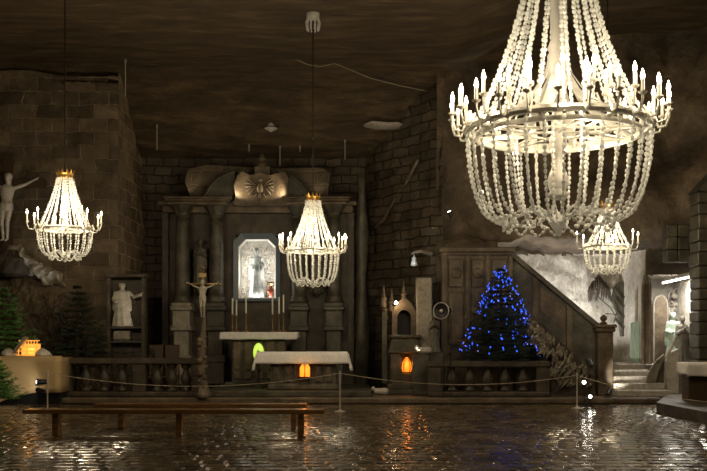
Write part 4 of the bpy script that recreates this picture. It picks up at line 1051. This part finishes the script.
# ------------------------------------------------------------------ chapel front and stair parapet (right)
PYY = 26.0; kp = F / PYY
t = thing('chapel_front', 'stone chapel front with cornice behind the Christmas tree', 'wall panel', (wx(478, PYY), PYY, .15))
def p_(px): return (px - 478) / kp
def pz(py): return CZ + (HY - py) / kp - .15
mb = MB(); mb.cbox(p_(442), p_(513), .12, .6, 0, pz(252), .02); mb.build('face', 'stone_warm', t)
mb = MB(); mb.cbox(p_(440), p_(516), -.02, .65, pz(252), pz(247), .02); mb.cbox(p_(441), p_(515), .04, .65, pz(255), pz(252), .02); mb.build('cornice', 'stone_warm', t)
for a, b in ((442, 447), (466, 470), (486, 490), (509, 513)):
    MB().cbox(p_(a), p_(b), .04, .2, 0, pz(255), .01).build('pilaster', 'stone_warm', t)
for a, b in ((449, 464), (472, 484), (492, 507)):
    mb = MB(); mb.cbox(p_(a), p_(b), .07, .14, pz(287), pz(259), .02); mb.cbox(p_(a), p_(b), .07, .14, pz(345), pz(292), .02)
    mb.lathe([(.16, 0), (.12, .05), (.005, .07)], 12, Matrix.Translation((p_((a + b) / 2), .08, pz(273))) @ Matrix.Rotation(PI / 2, 4, 'X')); mb.build('relief_panel', 'stone_warm', t)
t = thing('stair_parapet', 'sloping stone parapet descending right from the chapel front', 'parapet', (wx(513, 26.1), 26.0, .15))
t0 = Vector((wx(513, 26.1), 26.0, .15)); NYY = 25.15
def parP(pts, y0, y1):   # the parapet runs obliquely from the chapel front to the newel post
    n = len(pts); vs = []
    for yy in (y0, y1):
        for px, py in pts:
            Y = 26.0 + (NYY - 26.0) * (px - 513) / 88.
            vs.append(Vector((wx(px, Y), Y + yy, wz(py, Y) if py else .15)) - t0)
    return MB().add(vs, [tuple(range(n)), tuple(range(2 * n - 1, n - 1, -1))] + [(i, i + n, (i + 1) % n + n, (i + 1) % n) for i in range(n)])
parP([(513, 0), (597, 0), (597, 328), (513, 258)], .14, .45).build('wall_face', 'stone', t)
parP([(511, 256), (512, 251), (601, 325), (601, 330)][::-1], .0, .5).build('coping', 'stone', t)
for px in (536, 570):
    parP([(px - 2.5, 0), (px + 2.5, 0), (px + 2.5, 258 + (px - 510) * .84), (px - 2.5, 256 + (px - 512) * .84)], .06, .2).build('pilaster', 'stone_warm', t)
parP([(541, 310), (566, 331), (566, 307), (541, 286)], .10, .16).build('relief_panel', 'stone_warm', t)
def nz(py): return wz(py, NYY) - .15
t = thing('newel_post', 'stone newel post with square cap and small finial at the foot of the parapet', 'pillar', (wx(604.5, NYY), NYY + .1, .15))
mb = MB(); mb.cbox(-.2, .2, -.22, .22, 0, nz(331), .02); mb.build('shaft', 'stone_warm', t)
mb = MB(); mb.cbox(-.25, .25, -.27, .27, nz(332), nz(328), .02); mb.cbox(-.28, .28, -.3, .3, nz(328), nz(324.5), .02); mb.build('cap', 'stone_warm', t)
mb = MB(); mb.lathe([(.08, 0), (.11, .04), (.05, .08), (.09, .14), (.1, .18), (.02, .26)], 12, Matrix.Translation((0, 0, nz(324.5)))); mb.build('finial', 'stone_warm', t)
# leafy carved bank on the parapet's foot
t = thing('leaf_carving', 'bank of pale carved leaves sloping down in front of the stair parapet', 'carving', (wx(560, 24.95), 24.95, .15))
mb = MB(); rnd = random.Random(2); kl = F / 24.95
def lx(px): return (px - 560) / kl
def lz(py): return CZ + (HY - py) / kl - .15
mb.prism([(lx(551), 0), (lx(596), 0), (lx(592), lz(372)), (lx(545), lz(326)), (lx(530), lz(318)), (lx(532), lz(336)), (lx(551), lz(350))], .0, .25)
mb.build('bank', 'rock_dark', t)
mb = MB()
for i in range(260):
    f = rnd.random(); px = 528 + 64 * f; line = 318 + (px - 528) * .86
    py = line + rnd.random() * (38 if px > 550 else 24)
    if py > 386: continue
    L_ = rnd.uniform(.08, .15); a = rnd.uniform(-.5, .5) + .35
    T = Matrix.Translation((lx(px), rnd.uniform(-.12, 0), lz(py))) @ Matrix.Rotation(a, 4, 'Y') @ Matrix.Rotation(rnd.uniform(-.5, .1), 4, 'X')
    mb.add([(0, 0, L_), (-.045, -.03, 0), (0, -.06, 0), (.045, -.03, 0), (0, 0, -L_), (0, .03, 0)], [(0, 1, 2), (0, 2, 3), (4, 2, 1), (4, 3, 2), (0, 5, 1), (0, 3, 5), (4, 1, 5), (4, 5, 3)], T)
mb.build('leaves', 'stone_leaf', t)
spotlight(589, 361, 24.75, .15, (wx(578, 25.2), 25.25, wz(338, 25.2)), 'small black spotlight on the dais aimed at the stair parapet', 4.5, .07, spot=50, show=False)
spotlight(584, 383, 23.7, .0, (wx(590, 22), 22.3, 1.0), 'black spotlight with bright lens beside the right rope post, the upper one', 2.5, .05)
spotlight(590, 397, 23.2, .0, (wx(600, 21), 21.0, .8), 'black spotlight with bright lens beside the right rope post, nearest the floor', 2, .045)

spotlight(609, 391, 24.25, .15, (wx(637, 26.2), 26.2, 1.4), 'added black spotlight at the foot of the newel post, brightening the green gate', 75, .05, spot=55, show=False)  # extra lamp added to brighten the gate
# stone steps
t = thing('stone_steps', 'pale flight of stone steps right of the newel post', 'steps', (wx(640, 24.5), 24.5, .15))
ed = [(24.45, 613, 668), (24.80, 613, 664), (25.15, 613, 654), (25.5, 613, 643), (25.85, 611, 632)]
for i, (y, a, b) in enumerate(ed):
    X0, X1 = wx(a, 24.9) - wx(640, 24.5), wx(b, 24.9) - wx(640, 24.5)
    if i > 2: X1 = max(X1, wx(643, 26) - wx(640, 24.5))
    ye = ed[i + 1][0] + .03 if i < 4 else 27.25
    MB().cbox(X0, X1, y - 24.5, ye - 24.5, 0, .165 * (i + 1), .015).build('step', 'rock_pale', t)
# pale green gate
GYY = 26.2
t = thing('board_gate', 'narrow pale green board gate standing at the top of the steps', 'gate', (wx(635.5, GYY), GYY, .98))
h = wz(321, GYY) - .98; w_ = 5.5 / (F / GYY)
for i in range(5):
    x = -w_ + (i + .5) * 2 * w_ / 5; MB().cbox(x - w_ / 5 + .006, x + w_ / 5 - .006, -.02, .02, 0, h * (1 - .02 * abs(i - 2)), .006).build('board', 'green_paint', t)
for z in (.25, h - .25): MB().box(-w_, w_, .02, .05, z - .04, z + .04).build('cross_rail', 'green_paint', t)
# lights washing the pale wall behind the parapet
for px, e in ((548, 330), (590, 240)):
    lt = thing('uplight', 'hidden uplight behind the stair parapet' if False else 'small uplight at the foot of the pale wall, %s' % {548: 'furthest up the sloping parapet', 590: 'near the newel post'}[px], 'spotlight', (wx(px, 26.6), 26.6, .16))
    MB().lathe([(.06, 0), (.08, .1), (.09, .16), (.07, .16)], 12).build('housing', 'black', lt)
    h = 1.2 if px < 560 else .5
    if h: MB().tube([(0, 0, .0), (0, 0, h)], .02, 6).build('stand', 'black', lt); 
    lamp('beam', 'SPOT', (0, -.05, .2 + h), e, (1, .96, .88), lt, target=(wx(px + (0 if px < 560 else 22), 27.6), 27.6, 3.3 if px < 560 else 2.4), spot=120, blend=.8)

# reliefs on the pale wall
mb = MB(); RYY = 27.45; kr = F / RYY; rnd = random.Random(6)
def mk(px, py): return Vector((wx(px, RYY), RYY, wz(py, RYY)))
c0 = mk(598, 285); mb = MB()
for i in range(46):
    x = rnd.uniform(-.30, .33); z1_ = .30 - abs(x) * .7 - .1 * rnd.random(); z0 = -.22 - .3 * rnd.random()
    mb.tube([(x * .6, -.03, z1_), (x, -.10, (z0 + z1_) / 2), (x * 1.05 + rnd.uniform(-.03, .03), -.06, z0)], [.03, .035, .006], 5)
tag(mb.build('hanging_relief', 'rock_dark', loc=c0), 'dark fringed hanging carving on the pale wall below the smallest chandelier', 'carving')
c0 = mk(622, 305); mb = MB()
pts = [(-.02, -.9), (-.1, -.3), (-.28, .15), (-.2, .5), (-.02, .68), (.16, .5), (.25, .1), (.12, -.3), (.05, -.9)]
mb.prism(pts[::-1], -.06, .2)
for q in (-.5, -.2, .1, .35): mb.tube([(0, -.08, q - .2), (-.16, -.09, q), (-.22, -.07, q + .12)], .02, 5); mb.tube([(0, -.08, q - .2), (.12, -.09, q), (.18, -.07, q + .1)], .02, 5)
tag(mb.build('tree_relief', 'stone', loc=c0), 'leaf-shaped dark tree relief on the pale wall left of the green gate', 'carving')
t = thing('stick_relief', 'thin crossed dark stick carving on the pale wall above the newel post', 'carving', mk(610, 305))
mb = MB(); mb.tube([(-.5, -.05, .35), (0, -.08, -.1), (.3, -.05, -.6)], .02, 5); mb.tube([(-.15, -.06, -.25), (.35, -.06, -.28)], .015, 5); mb.tube([(.25, -.06, .1), (.1, -.06, -.5)], .018, 5); mb.build('sticks', 'stone', t)
# ribs (organ-like tree trunks) between gate and niche
for px, lb in ((638.5, 'tall rounded arch rib carved beside the niche, nearer the pale wall'), (644, 'tall dark arch rib carved beside the niche, nearer the niche opening')):
    Yr = 26.35 if px < 640 else 25.75
    mb = MB(); r_ = .13 if px < 640 else .09
    zt3 = wz(285 if px < 640 else 276, Yr)
    mb.tube([(-r_, 0, .95), (-r_, 0, zt3 - .3), (-r_ * .6, -.02, zt3 - .08), (0, -.02, zt3), (r_ * .6, -.02, zt3 - .08), (r_, 0, zt3 - .3), (r_, 0, .95)], .05, 8)
    mb.box(-r_, r_, .0, .1, .95, zt3 - .2)
    tag(mb.build('arch_rib', 'stone_warm' if px > 640 else 'stone_light', loc=(wx(px + 2.5, Yr), Yr, 0), smooth=False), lb, 'carving')

# ------------------------------------------------------------------ lit niche at right: light bar, figures, rail
t = thing('niche_light_bar', 'long white light bar along the top of the right niche', 'light', (wx(676, 25.9), 25.7, wz(279, 25.9)))
MB().box(-.42, .46, -.10, .0, .0, .10).build('housing', 'marble', t)
MB().box(-.42, .46, -.11, .10, -.05, .0).build('diffuser', 'tube_light', t)
t.rotation_euler.y = -.22
lamp('bar_light', 'AREA', (0, .3, -.1), 75, (1, .93, .82), t, area=(.8, .5))
bk = 27.3
t = thing('carved_group', 'pale high relief of many small carved figures on the back of the right niche', 'carving', (wx(676, bk), bk + .1, wz(350, bk)))
mb = MB(); rnd = random.Random(9)
for i in range(120):
    x = rnd.uniform(-.55, .45); z = rnd.uniform(.35, 1.75); r_ = rnd.uniform(.04, .11)
    if x < -.2 and z > 1.2: continue
    mb.sphere((x, rnd.uniform(-.1, .05), z), r_, 7, (1, 1, rnd.uniform(.7, 1.6)))
    if i % 3 == 0: mb.tube([(x, -.1, z), (x + rnd.uniform(-.15, .15), -.16, z + .12), (x + rnd.uniform(-.2, .2), -.12, z + rnd.uniform(-.1, .25))], .025, 5)
mb.build('figures', 'rock_pale', t, smooth=True)
mb = MB(); mb.cbox(-.62, -.3, -.35, .1, 1.15, 1.22, .01); mb.cbox(-.55, -.35, -.3, .1, .9, 1.15, .01); mb.build('ledge', 'stone_warm', t)
t = thing('arch_door', 'tall narrow arched door panel inside the left of the lit niche', 'door', (wx(658, 27.2), 27.0, .9))
mb = MB(); mb.prism([(-.17, 0), (.17, 0), (.17, 1.7)] + [(.17 * math.cos(a), 1.7 + .22 * math.sin(a)) for a in [PI * i / 8 for i in range(1, 8)]] + [(-.17, 1.7)], -.05, .05); mb.build('panel', 'stone_warm', t)
mb = MB(); mb.tube([(-.19, -.03, 0), (-.19, -.03, 1.7)] + [(-.19 * math.cos(a), -.03, 1.7 + .24 * math.sin(a)) for a in [PI * i / 8 for i in range(1, 8)]] + [(.19, -.03, 1.7), (.19, -.03, 0)], .03, 6); mb.build('moulding', 'stone_light', t)
statue('green_robed_statue', 'pale greenish robed statue standing in the lit right niche', 'statue', (wx(673, 26.5), 26.5, .95), 1.42, 'statue_green', HOLD)
statue('kneeling_statue', 'dark figure behind the pale curved rail at the right of the niche', 'statue', (wx(682.5, 26.2), 26.2, .95), 1.30, 'statue_dark', PRAY)
tag(MB().cbox(NX0 - .05, NX1 + .05, 26.0, 27.58, 0, .94, .02).build('niche_plinth', 'stone_light', loc=(0, 0, .01)), 'raised stone floor block inside the right niche', 'plinth')
# curved rail wall
t = thing('curved_rail', 'curved pale rail with wavy ribs sweeping down beside the steps', 'railing', (wx(668, 25.0), 25.1, .22))
kR = F / 25.0
mb = MB()
for i in range(8):
    q = i / 7; a = [( (-24 + q * 12) / kR, -.05 + .12 * q, .12 + .05 * q), ((-19 + q * 10) / kR, -.12 + .1 * q, .55 + .05 * q), ((-11 + q * 7) / kR, -.1 + .1 * q, .85), ((-3 + q * 2) / kR, .0 + .05 * q, 1.0 - .04 * q)]
    sm = []
    for j in range(13):
        f = j / 12 * 3; i0 = min(2, int(f)); f -= i0; sm.append(Vector(a[i0]).lerp(Vector(a[i0 + 1]), f * f * (3 - 2 * f) * .5 + f * .5))
    mb.tube(sm, .025, 6)
mb.build('ribs', 'stone_light', t)
mb = MB(); mb.prism([(-22 / kR, 0), (10 / kR, 0), (10 / kR, 1.0), (-2 / kR, .92), (-9 / kR, .72), (-18 / kR, .35)][::-1], .1, .4); mb.build('wall_core', 'stone_warm', t)
mb = MB(); mb.prism([(-2 / kR, 0), (10 / kR, 0), (10 / kR, 1.15), (3 / kR, 1.05), (-1 / kR, .85)][::-1], -.15, .12); mb.tube([(10 / kR, 0, 1.5), (6 / kR, -.02, 1.28), (2 / kR, -.05, 1.1), (-1 / kR, -.05, .9)], .04, 8); mb.build('newel', 'statue', t)

# posts at right edge
t = thing('block_pillar', 'rough block-built stone pillar at the right edge', 'pillar', (wx(709, 23.5), 23.9, .22))
mb = MB(); rnd = random.Random(12); z = 0; kk = F / 23.5
while z < wz(196, 23.5) - .22:
    h = rnd.uniform(.26, .36); j = rnd.uniform(-.02, .02); mb.cbox(-.24 + j, 1.2, -.35 + j, .3, z, z + h - .012, .025); z += h
mb.build('blocks', 'stone', t)
MB().prism([(-.3, z), (1.2, z), (1.2, z + .7), (.35, z + .7)][::-1], -.42, .3).build('gable_cap', 'stone', t)
tag(MB().cbox(-.05, .05, -.05, .05, 0, wz(262, 24.2) - .22, .01).build('timber_post', 'rust', loc=(wx(697.5, 24.2), 24.0, .22)), 'thin orange-brown upright post left of the block pillar', 'post')
tag(MB().cbox(-.02, .02, -.02, .02, 0, 2.1, .005).build('gilded_strip', 'brass', loc=(wx(693.5, 24.4), 24.4, wz(345, 24.4))), 'thin yellowish upright strip at the right side of the lit niche', 'post')
mb = MB(); 
for r in range(3):
    for c in range(3): mb.cbox(-.45 + c * .3 + .01, -.45 + (c + 1) * .3 - .01, -.1, .3, r * .33, r * .33 + .315, .02)
tag(mb.build('block_masonry', 'stone', loc=(wx(684, 24.9), 25.0, wz(262, 24.9))), 'dark patch of stone block masonry above the lit niche', 'masonry')
# right altar
t = thing('side_altar', 'dark side altar table at the right edge under a white cloth', 'altar', (7.86, 21.9, .22))
kA = F / 21.6; h = wz(363, 21.6) - .22
mb = MB(); mb.cbox(-.28, 1.2, -.15, .28, 0, h - .12, .02); mb.build('body', 'wood_dark', t)
mb = MB(); mb.cbox(-.34, 1.3, -.28, .34, h - .12, h - .01, .02); mb.build('table_top', 'wood_dark', t)
cloth('altar_cloth', 'white cloth on the side altar at the right edge', 7.5, 9.2, 21.60, 22.26, .22 + h + .0, .30, .26, fl=.1)

# ------------------------------------------------------------------ ceiling bits
def on_ceiling(px, py):
    Y = 12.0
    while Y < 29:
        if wz(py, Y) > ceil_z(0, Y) - .02: break
        Y += .02
    return Vector((wx(px, Y), Y, ceil_z(0, Y)))
for px, a, b in ((125.5, 60, 97), (157, 125, 150), (249, 145, 152), (280, 146, 166), (313, 137, 158), (345, 140, 160), (300, 146, 152)):
    p = on_ceiling(px, a); L_ = (b - a) / F * p.y
    t = thing('ceiling_hook', 'thin pale rod with small cap hanging from the dark ceiling', 'ceiling hook', p, 'small ceiling rods near the altar')
    t['label'] = {125.5: 'thin pale rod hanging from the ceiling beside the left wall top', 157: 'short rod with pale cap left above the altar columns', 249: 'tiny pale hook above the left of the altar attic', 280: 'thin rod above the carved cartouche', 313: 'thin rod above the middle chandelier', 345: 'thin rod right of the middle chandelier', 300: 'tiny hook left of the middle chandelier rod'}[px]
    MB().tube([(0, 0, .15), (0, 0, -L_)], .012, 5).build('rod', 'steel', t); MB().lathe([(.015, -.10), (.035, -.08), (.03, -.02), (.015, .02)], 10).build('cap', 'stone_light', t)
p = on_ceiling(271, 125); t = thing('ceiling_lamp', 'small white ornament on the ceiling above the altar, left of centre', 'lamp', p)
MB().lathe([(.02, -.2), (.12, -.15), (.2, -.1), (.12, -.05), (.05, .1)], 12).build('shade', 'marble', t)
pts = [on_ceiling(a, b) - Vector((0, 0, .12)) for a, b in ((297, 56), (308, 61), (320, 63), (329, 61), (334, 59.5), (350, 66), (370, 74), (400, 82), (432, 88))]
tag(MB().tube([q - pts[0] for q in pts], .010, 5).build('ceiling_cable', 'rope', loc=pts[0]), 'thin pale cable strung across the dark ceiling right of the middle rod', 'cable')
p = on_ceiling(386, 125); mb = MB(); mb.lathe([(.55, -.02), (.5, -.07), (.3, -.12), (.01, -.14)], 14, mod=lambda a, z: 1 + .3 * math.sin(a * 2 + 1) + .15 * math.sin(a * 5))
tag(mb.build('salt_crust', 'rock_pale', loc=p + Vector((0, 0, .02)), smooth=True), 'pale crusty patch of salt on the ceiling above the oblique wall', 'salt crust')
# pale seam on oblique wall
pts = []
for px, py in ((418, 160), (412, 172), (406, 184), (398, 196), (390, 208), (384, 220), (377, 226), (372, 230)):
    u = (px - 365) / 85.; Y = 29.4 - 2.9 * (wx(px, 28.0) - .36) / 2.09
    pts.append(Vector((wx(px, Y), Y - .12, wz(py, Y))))
tag(MB().tube([q - pts[0] for q in pts], .05, 6).build('salt_seam', 'stone_warm', loc=pts[0], smooth=True), 'pale diagonal ridge of salt across the oblique block wall', 'salt seam')
# big dripping column at right of retable
mb = MB(); mb.lathe([(.22, 0), (.2, 1.5), (.13, 3), (.18, 4.4), (.1, 5.6), (.14, 6.2)], 16, mod=lambda a, z: 1 + .2 * math.sin(a * 4 + z * 2))
tag(mb.build('salt_buttress', 'stone', loc=(wx(362, 28.3), 28.3, .3), smooth=True), 'slender rough salt column at the right end of the high altar', 'pillar')

# ------------------------------------------------------------------ added unseen fill light (chandeliers only supposed behind the viewer)
for x, y, z, e in ((-4.5, 7.0, 6.0, 70), (4.5, 5.0, 6.0, 60)):
    lamp('hall_fill_light', 'POINT', (x, y, z), e, WARM, size=.5)

w = bpy.data.worlds.new('World'); sc.world = w; w.use_nodes = True
w.node_tree.nodes['Background'].inputs[0].default_value = (.02, .016, .012, 1); w.node_tree.nodes['Background'].inputs[1].default_value = .2

cam = bpy.data.cameras.new('Camera'); co = bpy.data.objects.new('Camera', cam); COL.objects.link(co)
co.location = (0, 0, CZ); co.rotation_euler = (PI / 2, 0, 0)
cam.sensor_width = 36; cam.lens = F / 707 * 36; cam.shift_y = (HY - 235.5) / 707; cam.clip_end = 200
sc.camera = co
sc.view_settings.view_transform = 'Standard'; sc.view_settings.look = 'None'; sc.view_settings.gamma = 1
sc.view_settings.exposure = 0.0; sc.view_settings.use_curve_mapping = False
